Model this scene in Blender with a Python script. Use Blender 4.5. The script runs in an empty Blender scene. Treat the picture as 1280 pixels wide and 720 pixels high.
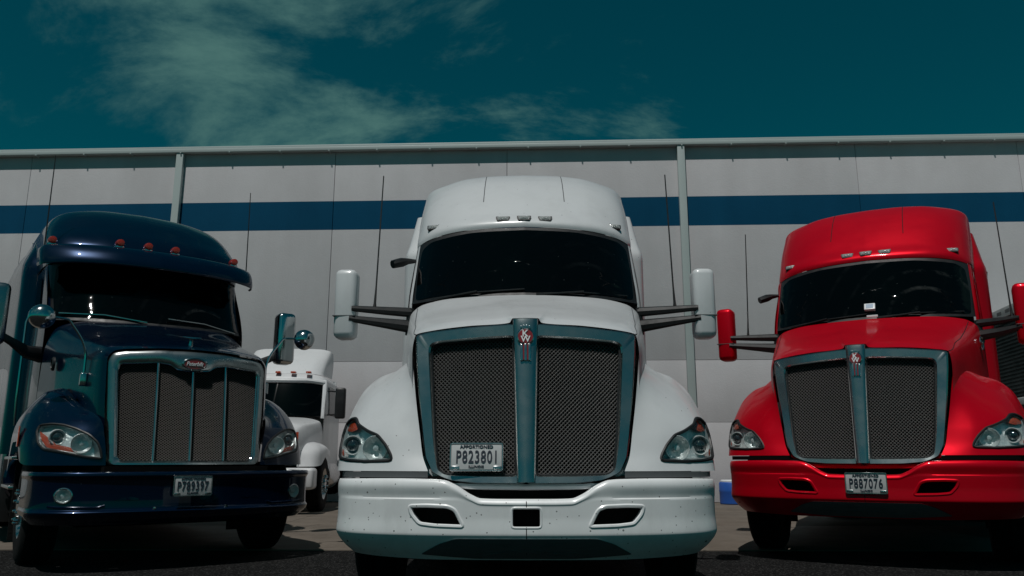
import bpy, bmesh, math, random
import numpy as np
from mathutils import Vector, Matrix, Euler
random.seed(7); rng = np.random.RandomState(7)
R = math.radians
S = bpy.context.scene
COL = S.collection

# ------------------------------------------------------------------ camera, light, exposure
cd = bpy.data.cameras.new('camera'); cd.sensor_width = 36.0; cd.lens = 36.0 * 1000 / 1280
cd.clip_start = 0.05; cd.clip_end = 6000
cam = bpy.data.objects.new('camera', cd); COL.objects.link(cam)
cam.location = (0, 0, 0.92); cam.rotation_euler = (R(90 + 12.1), 0, 0)
S.camera = cam

SUN_EL, SUN_AZ = 65.0, 20.0          # elevation; degrees to the left of straight behind the camera
sd = bpy.data.lights.new('sun', 'SUN'); sd.energy = 5.0; sd.angle = R(0.5); sd.color = (1.0, 0.975, 0.94)
sun = bpy.data.objects.new('sun', sd); COL.objects.link(sun)
to_sun = Vector((-math.sin(R(SUN_AZ)) * math.cos(R(SUN_EL)), -math.cos(R(SUN_AZ)) * math.cos(R(SUN_EL)), math.sin(R(SUN_EL))))
sun.rotation_euler = to_sun.to_track_quat('Z', 'Y').to_euler()
S.view_settings.view_transform = 'Standard'; S.view_settings.look = 'None'
S.view_settings.exposure = -1.05; S.view_settings.gamma = 1.0

w = bpy.data.worlds.new('World'); S.world = w; w.use_nodes = True
nt = w.node_tree; nt.nodes.clear()
def N(nt, t, **k):
    n = nt.nodes.new(t)
    for a, v in k.items():
        if a.startswith('i_'):
            n.inputs[a[2:].replace('_', ' ')].default_value = v
        else: setattr(n, a, v)
    return n
out = N(nt, 'ShaderNodeOutputWorld'); bg = N(nt, 'ShaderNodeBackground'); bg.inputs['Strength'].default_value = 0.05
sky = N(nt, 'ShaderNodeTexSky'); sky.sky_type = 'NISHITA'; sky.sun_disc = False
sky.sun_elevation = R(SUN_EL); sky.sun_rotation = math.atan2(to_sun.x, to_sun.y)
sky.air_density = 1.0; sky.dust_density = 0.25; sky.ozone_density = 2.5
tint = N(nt, 'ShaderNodeMix', data_type='RGBA', blend_type='MULTIPLY'); tint.inputs[0].default_value = 1
tint.inputs[7].default_value = (0.012, 0.96, 0.78, 1)
L = nt.links.new
L(sky.outputs[0], tint.inputs[6])
tc = N(nt, 'ShaderNodeTexCoord'); sep = N(nt, 'ShaderNodeSeparateXYZ'); L(tc.outputs['Generated'], sep.inputs[0])
den = N(nt, 'ShaderNodeMath', operation='ADD'); den.inputs[1].default_value = 0.35; L(sep.outputs[2], den.inputs[0])
mx = N(nt, 'ShaderNodeMath', operation='MAXIMUM'); mx.inputs[1].default_value = 0.12; L(den.outputs[0], mx.inputs[0])
dx = N(nt, 'ShaderNodeMath', operation='DIVIDE'); L(sep.outputs[0], dx.inputs[0]); L(mx.outputs[0], dx.inputs[1])
dy = N(nt, 'ShaderNodeMath', operation='DIVIDE'); L(sep.outputs[1], dy.inputs[0]); L(mx.outputs[0], dy.inputs[1])
comb = N(nt, 'ShaderNodeCombineXYZ'); L(dx.outputs[0], comb.inputs[0]); L(dy.outputs[0], comb.inputs[1])
CLOUD_OFF = (0.79, 3.30, 0.0)
mp = N(nt, 'ShaderNodeMapping'); mp.inputs['Location'].default_value = CLOUD_OFF; mp.inputs['Scale'].default_value = (0.8, 1.3, 1.0); L(comb.outputs[0], mp.inputs[0])
n1 = N(nt, 'ShaderNodeTexNoise'); n1.inputs['Scale'].default_value = 2.3; n1.inputs['Detail'].default_value = 12; n1.inputs['Roughness'].default_value = 0.64; n1.inputs['Distortion'].default_value = 0.35
L(mp.outputs[0], n1.inputs['Vector'])
n2 = N(nt, 'ShaderNodeTexNoise'); n2.inputs['Scale'].default_value = 0.62; n2.inputs['Detail'].default_value = 2
L(mp.outputs[0], n2.inputs['Vector'])
ad = N(nt, 'ShaderNodeMath', operation='MULTIPLY_ADD'); ad.inputs[1].default_value = 0.9; L(n2.outputs[0], ad.inputs[0]); L(n1.outputs[0], ad.inputs[2])
rmp = N(nt, 'ShaderNodeMapRange', interpolation_type='SMOOTHSTEP'); rmp.inputs[1].default_value = 0.95; rmp.inputs[2].default_value = 1.15
L(ad.outputs[0], rmp.inputs[0])
cl = N(nt, 'ShaderNodeMix', data_type='RGBA'); L(rmp.outputs[0], cl.inputs[0]); L(tint.outputs[2], cl.inputs[6])
cl.inputs[7].default_value = (2.8, 6.6, 6.1, 1)
L(cl.outputs[2], bg.inputs[0]); L(bg.outputs[0], out.inputs[0])

# ------------------------------------------------------------------ materials
def mat(name, base, rough=0.5, metal=0.0, coat=0.0, spec=0.5, var=0.0, vscale=4.0, bump=0.0, bscale=40.0, speck=None, dirt=0.0, coat_rough=0.04, flakes=0.0):
    m = bpy.data.materials.new(name); m.use_nodes = True
    t = m.node_tree; p = t.nodes['Principled BSDF']; l = t.links.new
    p.inputs['Base Color'].default_value = (*base, 1); p.inputs['Roughness'].default_value = rough
    p.inputs['Metallic'].default_value = metal; p.inputs['Specular IOR Level'].default_value = spec
    p.inputs['Coat Weight'].default_value = coat; p.inputs['Coat Roughness'].default_value = coat_rough
    co = N(t, 'ShaderNodeTexCoord')
    col = None
    def mixin(fac_socket, c2, prev):
        mm = N(t, 'ShaderNodeMix', data_type='RGBA'); l(fac_socket, mm.inputs[0])
        if prev is None: mm.inputs[6].default_value = (*base, 1)
        else: l(prev, mm.inputs[6])
        mm.inputs[7].default_value = (*c2, 1); return mm.outputs[2]
    if var:
        n = N(t, 'ShaderNodeTexNoise'); n.inputs['Scale'].default_value = vscale; n.inputs['Detail'].default_value = 8; n.inputs['Roughness'].default_value = 0.65
        l(co.outputs['Object'], n.inputs['Vector'])
        r = N(t, 'ShaderNodeMapRange'); r.inputs[1].default_value = 0.35; r.inputs[2].default_value = 0.7; l(n.outputs[0], r.inputs[0])
        col = mixin(r.outputs[0], tuple(c * (1 - var) for c in base), col)
        rr = N(t, 'ShaderNodeMapRange'); rr.inputs[1].default_value = 0.3; rr.inputs[2].default_value = 0.7
        rr.inputs[3].default_value = rough * 0.8; rr.inputs[4].default_value = min(1, rough * 1.35 + 0.01); l(n.outputs[0], rr.inputs[0]); l(rr.outputs[0], p.inputs['Roughness'])
    if dirt:
        n = N(t, 'ShaderNodeTexNoise'); n.inputs['Scale'].default_value = 2.2; n.inputs['Detail'].default_value = 10; n.inputs['Roughness'].default_value = 0.72
        mpn = N(t, 'ShaderNodeMapping'); mpn.inputs['Scale'].default_value = (1.5, 1.5, 0.7); l(co.outputs['Object'], mpn.inputs[0]); l(mpn.outputs[0], n.inputs['Vector'])
        r = N(t, 'ShaderNodeMapRange'); r.inputs[1].default_value = 0.5; r.inputs[2].default_value = 0.85; r.inputs[4].default_value = dirt; l(n.outputs[0], r.inputs[0])
        col = mixin(r.outputs[0], (0.10, 0.085, 0.07), col)
    if speck:
        for sc, th in ((30.0, 0.13), (11.0, 0.065)):
            v = N(t, 'ShaderNodeTexVoronoi'); v.inputs['Scale'].default_value = sc; l(co.outputs['Object'], v.inputs['Vector'])
            a = N(t, 'ShaderNodeMath', operation='LESS_THAN'); a.inputs[1].default_value = th; l(v.outputs['Distance'], a.inputs[0])
            sp = N(t, 'ShaderNodeSeparateColor'); l(v.outputs['Color'], sp.inputs[0])
            b = N(t, 'ShaderNodeMath', operation='LESS_THAN'); b.inputs[1].default_value = speck[1]; l(sp.outputs[0], b.inputs[0])
            c = N(t, 'ShaderNodeMath', operation='MULTIPLY'); l(a.outputs[0], c.inputs[0]); l(b.outputs[0], c.inputs[1])
            c2 = N(t, 'ShaderNodeMath', operation='MULTIPLY'); l(c.outputs[0], c2.inputs[0]); c2.inputs[1].default_value = 0.8
            col = mixin(c2.outputs[0], speck[0], col)
    if col is not None: l(col, p.inputs['Base Color'])
    if bump:
        n = N(t, 'ShaderNodeTexNoise'); n.inputs['Scale'].default_value = bscale; n.inputs['Detail'].default_value = 6
        l(co.outputs['Object'], n.inputs['Vector'])
        b = N(t, 'ShaderNodeBump'); b.inputs['Strength'].default_value = bump; b.inputs['Distance'].default_value = 0.02
        l(n.outputs[0], b.inputs['Height']); l(b.outputs[0], p.inputs['Normal'])
    return m

M = {}
M['white'] = mat('white_truck_paint', (0.66, 0.67, 0.68), 0.35, coat=0.4, var=0.09, vscale=2.2, dirt=0.16, speck=((0.08, 0.07, 0.06), 0.07), coat_rough=0.12)
M['white_bumper'] = mat('white_bumper_paint', (0.84, 0.845, 0.85), 0.35, coat=0.4, var=0.10, vscale=2.5, dirt=0.25, speck=((0.03, 0.025, 0.02), 0.42), coat_rough=0.15)
M['red'] = mat('red_truck_paint', (0.62, 0.0003, 0.013), 0.40, metal=0.42, coat=0.22, spec=0.1, var=0.10, vscale=1.2, coat_rough=0.08, dirt=0.02)
M['blue'] = mat('blue_truck_paint', (0.0003, 0.0085, 0.030), 0.25, metal=0.5, spec=0.15, coat=0.75, var=0.12, vscale=1.2, coat_rough=0.03, speck=((0.10, 0.12, 0.13), 0.03))
M['chrome'] = mat('chrome', (0.62, 0.64, 0.64), 0.13, metal=1.0, var=0.10, vscale=5, speck=((0.12, 0.12, 0.12), 0.05))
M['satin'] = mat('satin_chrome', (0.46, 0.49, 0.49), 0.24, metal=1.0, var=0.22, vscale=3.0, dirt=0.12)
M['mesh'] = mat('grille_mesh_metal', (0.50, 0.49, 0.48), 0.38, metal=0.85)
M['darkmesh'] = mat('dark_grille_mesh', (0.30, 0.29, 0.28), 0.38, metal=0.85)
M['black'] = mat('black_plastic', (0.012, 0.012, 0.013), 0.45, var=0.3, vscale=9)
M['rubber'] = mat('tyre_rubber', (0.006, 0.006, 0.006), 0.9, spec=0.2, var=0.3, vscale=8, bump=0.2)
M['void'] = mat('dark_recess', (0.003, 0.003, 0.003), 0.9, spec=0.1)
M['grey'] = mat('dark_grey_valance', (0.10, 0.105, 0.11), 0.55, var=0.2, vscale=5, dirt=0.2)
M['alu'] = mat('polished_aluminium', (0.6, 0.6, 0.6), 0.22, metal=1.0, var=0.1)
M['lampbowl'] = mat('lamp_bowl_chrome', (0.82, 0.86, 0.85), 0.30, metal=0.5, bump=0.35, bscale=60)
M['lampdark'] = mat('lamp_dark_housing', (0.40, 0.42, 0.42), 0.3, metal=0.5)
M['amber'] = mat('amber_lens', (0.50, 0.06, 0.015), 0.15, coat=1.0, bump=0.5, bscale=120)
M['redlens'] = mat('red_marker_lens', (0.40, 0.030, 0.015), 0.18, coat=1.0, bump=0.3, bscale=90)
M['clearlens'] = mat('clear_marker_lens', (0.42, 0.43, 0.42), 0.15, coat=1.0, bump=0.8, bscale=110)
M['projector'] = mat('projector_glass', (0.015, 0.02, 0.025), 0.04, coat=1.0, spec=0.9)
M['plate'] = mat('plate_white', (0.50, 0.51, 0.51), 0.45, var=0.12, vscale=14)
M['ink'] = mat('plate_ink', (0.02, 0.025, 0.04), 0.5)
M['emblemred'] = mat('emblem_red', (0.22, 0.008, 0.012), 0.3, coat=0.8)
M['sticker'] = mat('white_box', (0.75, 0.77, 0.78), 0.4)
M['stickerblue'] = mat('blue_face', (0.28, 0.38, 0.5), 0.4)
M['trailer'] = mat('shade_darkened_panel', (0.003, 0.020, 0.021), 0.6, spec=0.15, var=0.25, vscale=2)  # green darkened so the trailer side looks shaded
M['rail'] = mat('pale_rail', (0.42, 0.43, 0.43), 0.5, var=0.15)
M['gutter'] = mat('painted_gutter', (0.44, 0.50, 0.49), 0.4, var=0.10, vscale=0.7)
M['bluebarrel'] = mat('blue_plastic', (0.02, 0.10, 0.42), 0.4, var=0.1)
M['mirrorglass'] = mat('mirror_glass', (0.75, 0.77, 0.77), 0.03, metal=1.0)

def glass_mat(name, dust=0.15):
    m = bpy.data.materials.new(name); m.use_nodes = True; t = m.node_tree; p = t.nodes['Principled BSDF']; l = t.links.new
    p.inputs['Base Color'].default_value = (0.001, 0.0012, 0.0014, 1); p.inputs['Roughness'].default_value = 0.03; p.inputs['Specular IOR Level'].default_value = 0.20
    co = N(t, 'ShaderNodeTexCoord')
    v = N(t, 'ShaderNodeTexVoronoi'); v.inputs['Scale'].default_value = 26; l(co.outputs['Object'], v.inputs['Vector'])
    a = N(t, 'ShaderNodeMath', operation='LESS_THAN'); a.inputs[1].default_value = 0.09; l(v.outputs['Distance'], a.inputs[0])
    sp = N(t, 'ShaderNodeSeparateColor'); l(v.outputs['Color'], sp.inputs[0])
    b = N(t, 'ShaderNodeMath', operation='LESS_THAN'); b.inputs[1].default_value = 0.05; l(sp.outputs[0], b.inputs[0])
    c = N(t, 'ShaderNodeMath', operation='MULTIPLY'); l(a.outputs[0], c.inputs[0]); l(b.outputs[0], c.inputs[1])
    # arcs of dust left by the wipers
    wv = N(t, 'ShaderNodeTexWave', wave_type='RINGS', rings_direction='Y'); wv.inputs['Scale'].default_value = 1.4; wv.inputs['Distortion'].default_value = 1.6; wv.inputs['Detail'].default_value = 3
    mpn = N(t, 'ShaderNodeMapping'); mpn.inputs['Location'].default_value = (-0.55, 0, -2.3); l(co.outputs['Object'], mpn.inputs[0]); l(mpn.outputs[0], wv.inputs['Vector'])
    n = N(t, 'ShaderNodeTexNoise'); n.inputs['Scale'].default_value = 2.2; n.inputs['Detail'].default_value = 9; n.inputs['Roughness'].default_value = 0.7; l(co.outputs['Object'], n.inputs['Vector'])
    r1 = N(t, 'ShaderNodeMapRange'); r1.inputs[1].default_value = 0.86; r1.inputs[2].default_value = 1.0; l(wv.outputs['Fac'], r1.inputs[0])
    r2 = N(t, 'ShaderNodeMapRange'); r2.inputs[1].default_value = 0.48; r2.inputs[2].default_value = 0.72; l(n.outputs[0], r2.inputs[0])
    d = N(t, 'ShaderNodeMath', operation='MULTIPLY'); l(r1.outputs[0], d.inputs[0]); l(r2.outputs[0], d.inputs[1])
    sx = N(t, 'ShaderNodeSeparateXYZ'); l(co.outputs['Object'], sx.inputs[0])
    rx = N(t, 'ShaderNodeMapRange', interpolation_type='SMOOTHSTEP'); rx.inputs[1].default_value = 0.05; rx.inputs[2].default_value = 0.55; rx.inputs[3].default_value = 0.12; rx.inputs[4].default_value = dust; l(sx.outputs[0], rx.inputs[0])
    rx.inputs[3].default_value = dust * 0.12
    d2 = N(t, 'ShaderNodeMath', operation='MULTIPLY'); l(rx.outputs[0], d2.inputs[1]); l(d.outputs[0], d2.inputs[0])
    d3 = N(t, 'ShaderNodeMath', operation='MULTIPLY_ADD'); d3.inputs[1].default_value = 0.22; l(c.outputs[0], d3.inputs[0]); l(d2.outputs[0], d3.inputs[2])
    mm = N(t, 'ShaderNodeMix', data_type='RGBA'); l(d3.outputs[0], mm.inputs[0]); mm.inputs[6].default_value = (0.001, 0.0012, 0.0014, 1); mm.inputs[7].default_value = (0.34, 0.36, 0.35, 1)
    l(mm.outputs[2], p.inputs['Base Color'])
    return m
M['glass'] = glass_mat('windshield_glass', 0.02)
M['glass_dusty'] = glass_mat('dusty_windshield_glass', 0.13)

def clear_mat():
    m = bpy.data.materials.new('clear_lens_cover'); m.use_nodes = True; t = m.node_tree; t.nodes.clear(); l = t.links.new
    o = N(t, 'ShaderNodeOutputMaterial'); a = N(t, 'ShaderNodeBsdfTransparent'); a.inputs[0].default_value = (0.9, 0.93, 0.93, 1)
    g = N(t, 'ShaderNodeBsdfGlossy'); g.inputs['Roughness'].default_value = 0.06
    x = N(t, 'ShaderNodeMixShader'); x.inputs[0].default_value = 0.07
    l(a.outputs[0], x.inputs[1]); l(g.outputs[0], x.inputs[2]); l(x.outputs[0], o.inputs[0]); return m
M['clear'] = clear_mat()

def wall_mat():
    m = bpy.data.materials.new('painted_precast_concrete'); m.use_nodes = True; t = m.node_tree; p = t.nodes['Principled BSDF']; l = t.links.new
    p.inputs['Roughness'].default_value = 0.85; p.inputs['Specular IOR Level'].default_value = 0.08
    ge = N(t, 'ShaderNodeNewGeometry'); sp = N(t, 'ShaderNodeSeparateXYZ'); l(ge.outputs['Position'], sp.inputs[0])
    a = N(t, 'ShaderNodeMath', operation='GREATER_THAN'); a.inputs[1].default_value = 6.22; l(sp.outputs[2], a.inputs[0])
    b = N(t, 'ShaderNodeMath', operation='LESS_THAN'); b.inputs[1].default_value = 6.93; l(sp.outputs[2], b.inputs[0])
    c = N(t, 'ShaderNodeMath', operation='MULTIPLY'); l(a.outputs[0], c.inputs[0]); l(b.outputs[0], c.inputs[1])
    n = N(t, 'ShaderNodeTexNoise'); n.inputs['Scale'].default_value = 0.8; n.inputs['Detail'].default_value = 10; n.inputs['Roughness'].default_value = 0.7; l(ge.outputs['Position'], n.inputs['Vector'])
    st = N(t, 'ShaderNodeTexNoise'); st.inputs['Scale'].default_value = 1.0; st.inputs['Detail'].default_value = 6
    mpn = N(t, 'ShaderNodeMapping'); mpn.inputs['Scale'].default_value = (1.4, 1.4, 0.25); l(ge.outputs['Position'], mpn.inputs[0]); l(mpn.outputs[0], st.inputs['Vector'])
    mulv = N(t, 'ShaderNodeMath', operation='MULTIPLY'); l(n.outputs[0], mulv.inputs[0]); l(st.outputs[0], mulv.inputs[1])
    r = N(t, 'ShaderNodeMapRange'); r.inputs[1].default_value = 0.12; r.inputs[2].default_value = 0.40; l(mulv.outputs[0], r.inputs[0])
    g = N(t, 'ShaderNodeMix', data_type='RGBA'); l(r.outputs[0], g.inputs[0]); g.inputs[6].default_value = (0.52, 0.505, 0.515, 1); g.inputs[7].default_value = (0.60, 0.585, 0.60, 1)
    bl = N(t, 'ShaderNodeMix', data_type='RGBA'); l(r.outputs[0], bl.inputs[0]); bl.inputs[6].default_value = (0.002, 0.055, 0.115, 1); bl.inputs[7].default_value = (0.003, 0.068, 0.14, 1)
    f = N(t, 'ShaderNodeMix', data_type='RGBA'); l(c.outputs[0], f.inputs[0]); l(g.outputs[2], f.inputs[6]); l(bl.outputs[2], f.inputs[7]); l(f.outputs[2], p.inputs['Base Color'])
    bn = N(t, 'ShaderNodeTexNoise'); bn.inputs['Scale'].default_value = 30; bn.inputs['Detail'].default_value = 5; l(ge.outputs['Position'], bn.inputs['Vector'])
    bu = N(t, 'ShaderNodeBump'); bu.inputs['Strength'].default_value = 0.15; bu.inputs['Distance'].default_value = 0.02; l(bn.outputs[0], bu.inputs['Height']); l(bu.outputs[0], p.inputs['Normal'])
    return m
M['wall'] = wall_mat()

def ground_mat(name, c1, c2, scale, rough, bump, stone=True):
    m = bpy.data.materials.new(name); m.use_nodes = True; t = m.node_tree; p = t.nodes['Principled BSDF']; l = t.links.new
    p.inputs['Roughness'].default_value = rough; p.inputs['Specular IOR Level'].default_value = 0.12
    ge = N(t, 'ShaderNodeNewGeometry')
    n = N(t, 'ShaderNodeTexNoise'); n.inputs['Scale'].default_value = scale; n.inputs['Detail'].default_value = 12; n.inputs['Roughness'].default_value = 0.75; l(ge.outputs['Position'], n.inputs['Vector'])
    r = N(t, 'ShaderNodeMapRange'); r.inputs[1].default_value = 0.33; r.inputs[2].default_value = 0.68; l(n.outputs[0], r.inputs[0])
    g = N(t, 'ShaderNodeMix', data_type='RGBA'); l(r.outputs[0], g.inputs[0]); g.inputs[6].default_value = (*c1, 1); g.inputs[7].default_value = (*c2, 1)
    last = g.outputs[2]
    v = N(t, 'ShaderNodeTexVoronoi'); v.inputs['Scale'].default_value = 75; l(ge.outputs['Position'], v.inputs['Vector'])
    if stone:
        sp = N(t, 'ShaderNodeSeparateColor'); l(v.outputs['Color'], sp.inputs[0])
        a = N(t, 'ShaderNodeMapRange'); a.inputs[1].default_value = 0.80; a.inputs[2].default_value = 1.0; a.inputs[4].default_value = 0.8; l(sp.outputs[0], a.inputs[0])
        g2 = N(t, 'ShaderNodeMix', data_type='RGBA'); l(a.outputs[0], g2.inputs[0]); l(last, g2.inputs[6]); g2.inputs[7].default_value = (0.07, 0.07, 0.068, 1); last = g2.outputs[2]
    l(last, p.inputs['Base Color'])
    ad = N(t, 'ShaderNodeMath', operation='MULTIPLY_ADD'); l(v.outputs['Distance'], ad.inputs[0]); ad.inputs[1].default_value = -1.0 if stone else -0.1; l(n.outputs[0], ad.inputs[2])
    bu = N(t, 'ShaderNodeBump'); bu.inputs['Strength'].default_value = bump; bu.inputs['Distance'].default_value = 0.01; l(ad.outputs[0], bu.inputs['Height']); l(bu.outputs[0], p.inputs['Normal'])
    return m
M['asphalt'] = ground_mat('fresh_asphalt', (0.004, 0.004, 0.0043), (0.010, 0.010, 0.010), 3.0, 0.95, 0.9)
M['concrete'] = ground_mat('worn_concrete', (0.105, 0.088, 0.072), (0.17, 0.146, 0.122), 1.6, 0.85, 0.25, False)

# ------------------------------------------------------------------ mesh helpers
def pch(ctrl, step):
    """resample a polyline array (n,k) or grid (n,m,k) along axis 0 with monotone cubic interpolation"""
    a = np.asarray(ctrl, float); n = len(a)
    d = np.diff(a, axis=0); ln = np.sqrt((d ** 2).sum(-1))
    while ln.ndim > 1: ln = ln.mean(-1)
    h = np.maximum(ln, 1e-4); shp = (n - 1,) + (1,) * (a.ndim - 1)
    hh = h.reshape(shp); s = d / hh
    m = np.zeros_like(a)
    if n == 2: m[:] = s[0]
    else:
        w1 = 2 * hh[1:] + hh[:-1]; w2 = hh[1:] + 2 * hh[:-1]
        with np.errstate(all='ignore'):
            hm = (w1 + w2) / (w1 / s[:-1] + w2 / s[1:])
        m[1:-1] = np.where(s[:-1] * s[1:] > 0, np.nan_to_num(hm), 0)
        m[0] = s[0]; m[-1] = s[-1]
    res = []
    for i in range(n - 1):
        k = max(1, int(math.ceil(h[i] / step)))
        for j in range(k):
            t = j / k
            res.append((2*t**3-3*t**2+1)*a[i] + (t**3-2*t**2+t)*h[i]*m[i] + (-2*t**3+3*t**2)*a[i+1] + (t**3-t**2)*h[i]*m[i+1])
    res.append(a[-1])
    return np.array(res)

def grid(rows, su, sv):
    g = pch(rows, su)                       # along rows
    return np.swapaxes(pch(np.swapaxes(g, 0, 1), sv), 0, 1)

def inpoly(px, pz, poly):
    c = np.zeros(np.shape(px), bool); n = len(poly)
    for i in range(n):
        x1, z1 = poly[i]; x2, z2 = poly[(i + 1) % n]
        cond = ((z1 > pz) != (z2 > pz))
        with np.errstate(all='ignore'):
            xx = (x2 - x1) * (pz - z1) / (z2 - z1 + 1e-12) + x1
        c ^= cond & (px < xx)
    return c

def smooth_poly(poly, step=0.01, closed=True, r=3):
    p = np.array(poly + [poly[0]] if closed else poly, float)
    out = []
    for i in range(len(p) - 1):
        k = max(1, int(np.linalg.norm(p[i+1] - p[i]) / step))
        for j in range(k): out.append(p[i] + (p[i+1] - p[i]) * j / k)
    if not closed: out.append(p[-1])
    o = np.array(out)
    for _ in range(r):
        if closed: o = (np.roll(o, 1, 0) + 2 * o + np.roll(o, -1, 0)) / 4
        else: o[1:-1] = (o[:-2] + 2 * o[1:-1] + o[2:]) / 4
    return o

PAIRED = {'fender', 'recess', 'filler_strip', 'opening_trim', 'side_window', 'door', 'pillar', 'sleeper_side', 'radiator', 'grille_edge', 'wiper', 'grille_mesh'}
TRIPLE = {'recess', 'opening_trim'}
class MB:
    def __init__(s): s.v = []; s.f = []
    def add(s, v, f):
        b = len(s.v); s.v += [tuple(map(float, p)) for p in v]; s.f += [tuple(i + b for i in q) for q in f]; return s
    def grid(s, g, cuts=(), mirror=True, keep=None):
        nu, nv = g.shape[:2]; idx = np.arange(nu * nv).reshape(nu, nv)
        q = np.stack([idx[:-1, :-1], idx[1:, :-1], idx[1:, 1:], idx[:-1, 1:]], -1).reshape(-1, 4)
        P = g.reshape(-1, 3); c = P[q].mean(1); ok = np.ones(len(q), bool)
        for poly in cuts: ok &= ~inpoly(c[:, 0], c[:, 2], poly)
        if keep is not None: ok &= keep(c)
        q = q[ok]
        s.add(P, q.tolist())
        if mirror: s.add(P * np.array([-1, 1, 1]), q[:, ::-1].tolist())
        return s
    def box(s, x0, x1, y0, y1, z0, z1, b=0.0):
        bm = bmesh.new(); bmesh.ops.create_cube(bm, size=1.0)
        for v in bm.verts: v.co = Vector(((x0+x1)/2 + v.co.x*(x1-x0), (y0+y1)/2 + v.co.y*(y1-y0), (z0+z1)/2 + v.co.z*(z1-z0)))
        if b: bmesh.ops.bevel(bm, geom=bm.edges[:], offset=b, segments=3, profile=0.5, affect='EDGES')
        return s.bm(bm)
    def bm(s, bm, mtx=None):
        if mtx is not None: bmesh.ops.transform(bm, matrix=mtx, verts=bm.verts)
        bm.verts.index_update(); s.add([v.co for v in bm.verts], [[v.index for v in f.verts] for f in bm.faces]); bm.free(); return s
    def tube(s, pts, r, n=8, closed=False, flat=1.0):
        pts = [Vector(p) for p in pts]; k = len(pts); rs = r if hasattr(r, '__len__') else [r] * k
        vs = []; up = Vector((0, 0, 1)); prev = None
        for i, p in enumerate(pts):
            if closed: t = pts[(i+1) % k] - pts[i-1]
            else: t = pts[min(i+1, k-1)] - pts[max(i-1, 0)]
            t.normalize()
            ref = prev if prev is not None else (up if abs(t.z) < 0.9 else Vector((1, 0, 0)))
            a = (ref - t * ref.dot(t)).normalized(); bb = t.cross(a); prev = a
            for j in range(n):
                th = 2 * math.pi * j / n; vs.append(p + a * math.cos(th) * rs[i] + bb * math.sin(th) * rs[i] * flat)
        fs = []
        for i in range(k if closed else k - 1):
            for j in range(n):
                a0 = i * n + j; a1 = i * n + (j+1) % n; b0 = ((i+1) % k) * n + j; b1 = ((i+1) % k) * n + (j+1) % n
                fs.append((a0, a1, b1, b0))
        if not closed: fs.append(tuple(range(n))[::-1]); fs.append(tuple(range((k-1)*n, k*n)))
        return s.add(vs, fs)
    def lathe(s, prof, n=24, mtx=None, cap=True):
        """prof: (radius, height) pairs about +Z"""
        vs = []; fs = []
        for r_, h in prof:
            for j in range(n):
                th = 2 * math.pi * j / n; vs.append(Vector((r_ * math.cos(th), r_ * math.sin(th), h)))
        for i in range(len(prof) - 1):
            for j in range(n): fs.append((i*n+j, i*n+(j+1) % n, (i+1)*n+(j+1) % n, (i+1)*n+j))
        if cap: fs.append(tuple(range(n))[::-1]); fs.append(tuple(range((len(prof)-1)*n, len(prof)*n)))
        if mtx is not None: vs = [mtx @ v for v in vs]
        return s.add(vs, fs)
    def fill(s, outline, yf, off=0.0, dome=0.0, rings=5):
        """cover an outline (x,z) with a sheet lying on y = yf(x,z) - off, bulging by dome"""
        o = np.array(outline); c = o.mean(0); n = len(o); vs = []; fs = []
        ks = [1 - i / rings for i in range(rings)]
        for k in ks:
            q = c + (o - c) * k
            for x, z in q: vs.append((x, yf(x, z) - off - dome * (1 - k * k), z))
        vs.append((c[0], yf(*c) - off - dome, c[1]))
        for i in range(rings - 1):
            for j in range(n): fs.append((i*n+j, i*n+(j+1) % n, (i+1)*n+(j+1) % n, (i+1)*n+j))
        e = len(vs) - 1
        for j in range(n): fs.append(((rings-1)*n+j, (rings-1)*n+(j+1) % n, e))
        return s.add(vs, fs)
    def rim(s, outline, yf, d0, d1, shrink=0.0):
        """a wall running inwards from the outline"""
        o = np.array(outline); c = o.mean(0); n = len(o)
        vs = [(x, yf(x, z) + d0, z) for x, z in o] + [(x, yf(x, z) + d1, z) for x, z in (c + (o - c) * (1 - shrink))]
        return s.add(vs, [(j, (j+1) % n, n + (j+1) % n, n + j) for j in range(n)])
    def mirror(s):
        k = len(s.v); s.v += [(-x, y, z) for x, y, z in s.v]; s.f += [tuple(i + k for i in q[::-1]) for q in s.f]; return s
    def build(s, name, material, parent=None, sharp=35, kind=None):
        if name in PAIRED:
            v = np.array(s.v); cx = [v[list(q), 0].mean() for q in s.f]; last = None
            if name in TRIPLE: sides = (lambda c: c < -0.2, lambda c: -0.2 <= c <= 0.2, lambda c: c > 0.2)
            else: sides = (lambda c: c < 0, lambda c: c >= 0)
            for sel in sides:
                h = MB(); h.v = s.v; h.f = [q for q, c in zip(s.f, cx) if sel(c)]
                if h.f: last = h.build1(name, material, parent, sharp, kind)
            return last
        return s.build1(name, material, parent, sharp, kind)
    def build1(s, name, material, parent=None, sharp=35, kind=None):
        me = bpy.data.meshes.new(name); me.from_pydata(s.v, [], s.f); me.materials.append(material)
        bm = bmesh.new(); bm.from_mesh(me)
        loose = [v for v in bm.verts if not v.link_faces]
        if loose: bmesh.ops.delete(bm, geom=loose, context='VERTS')
        bmesh.ops.remove_doubles(bm, verts=bm.verts, dist=0.0006)
        bmesh.ops.recalc_face_normals(bm, faces=bm.faces)
        bm.to_mesh(me); bm.free()
        if sharp:
            me.polygons.foreach_set('use_smooth', [True] * len(me.polygons)); me.set_sharp_from_angle(angle=R(sharp))
        o = bpy.data.objects.new(name, me); COL.objects.link(o)
        if parent is not None: o.parent = parent
        if kind: o['kind'] = kind
        return o

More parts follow.
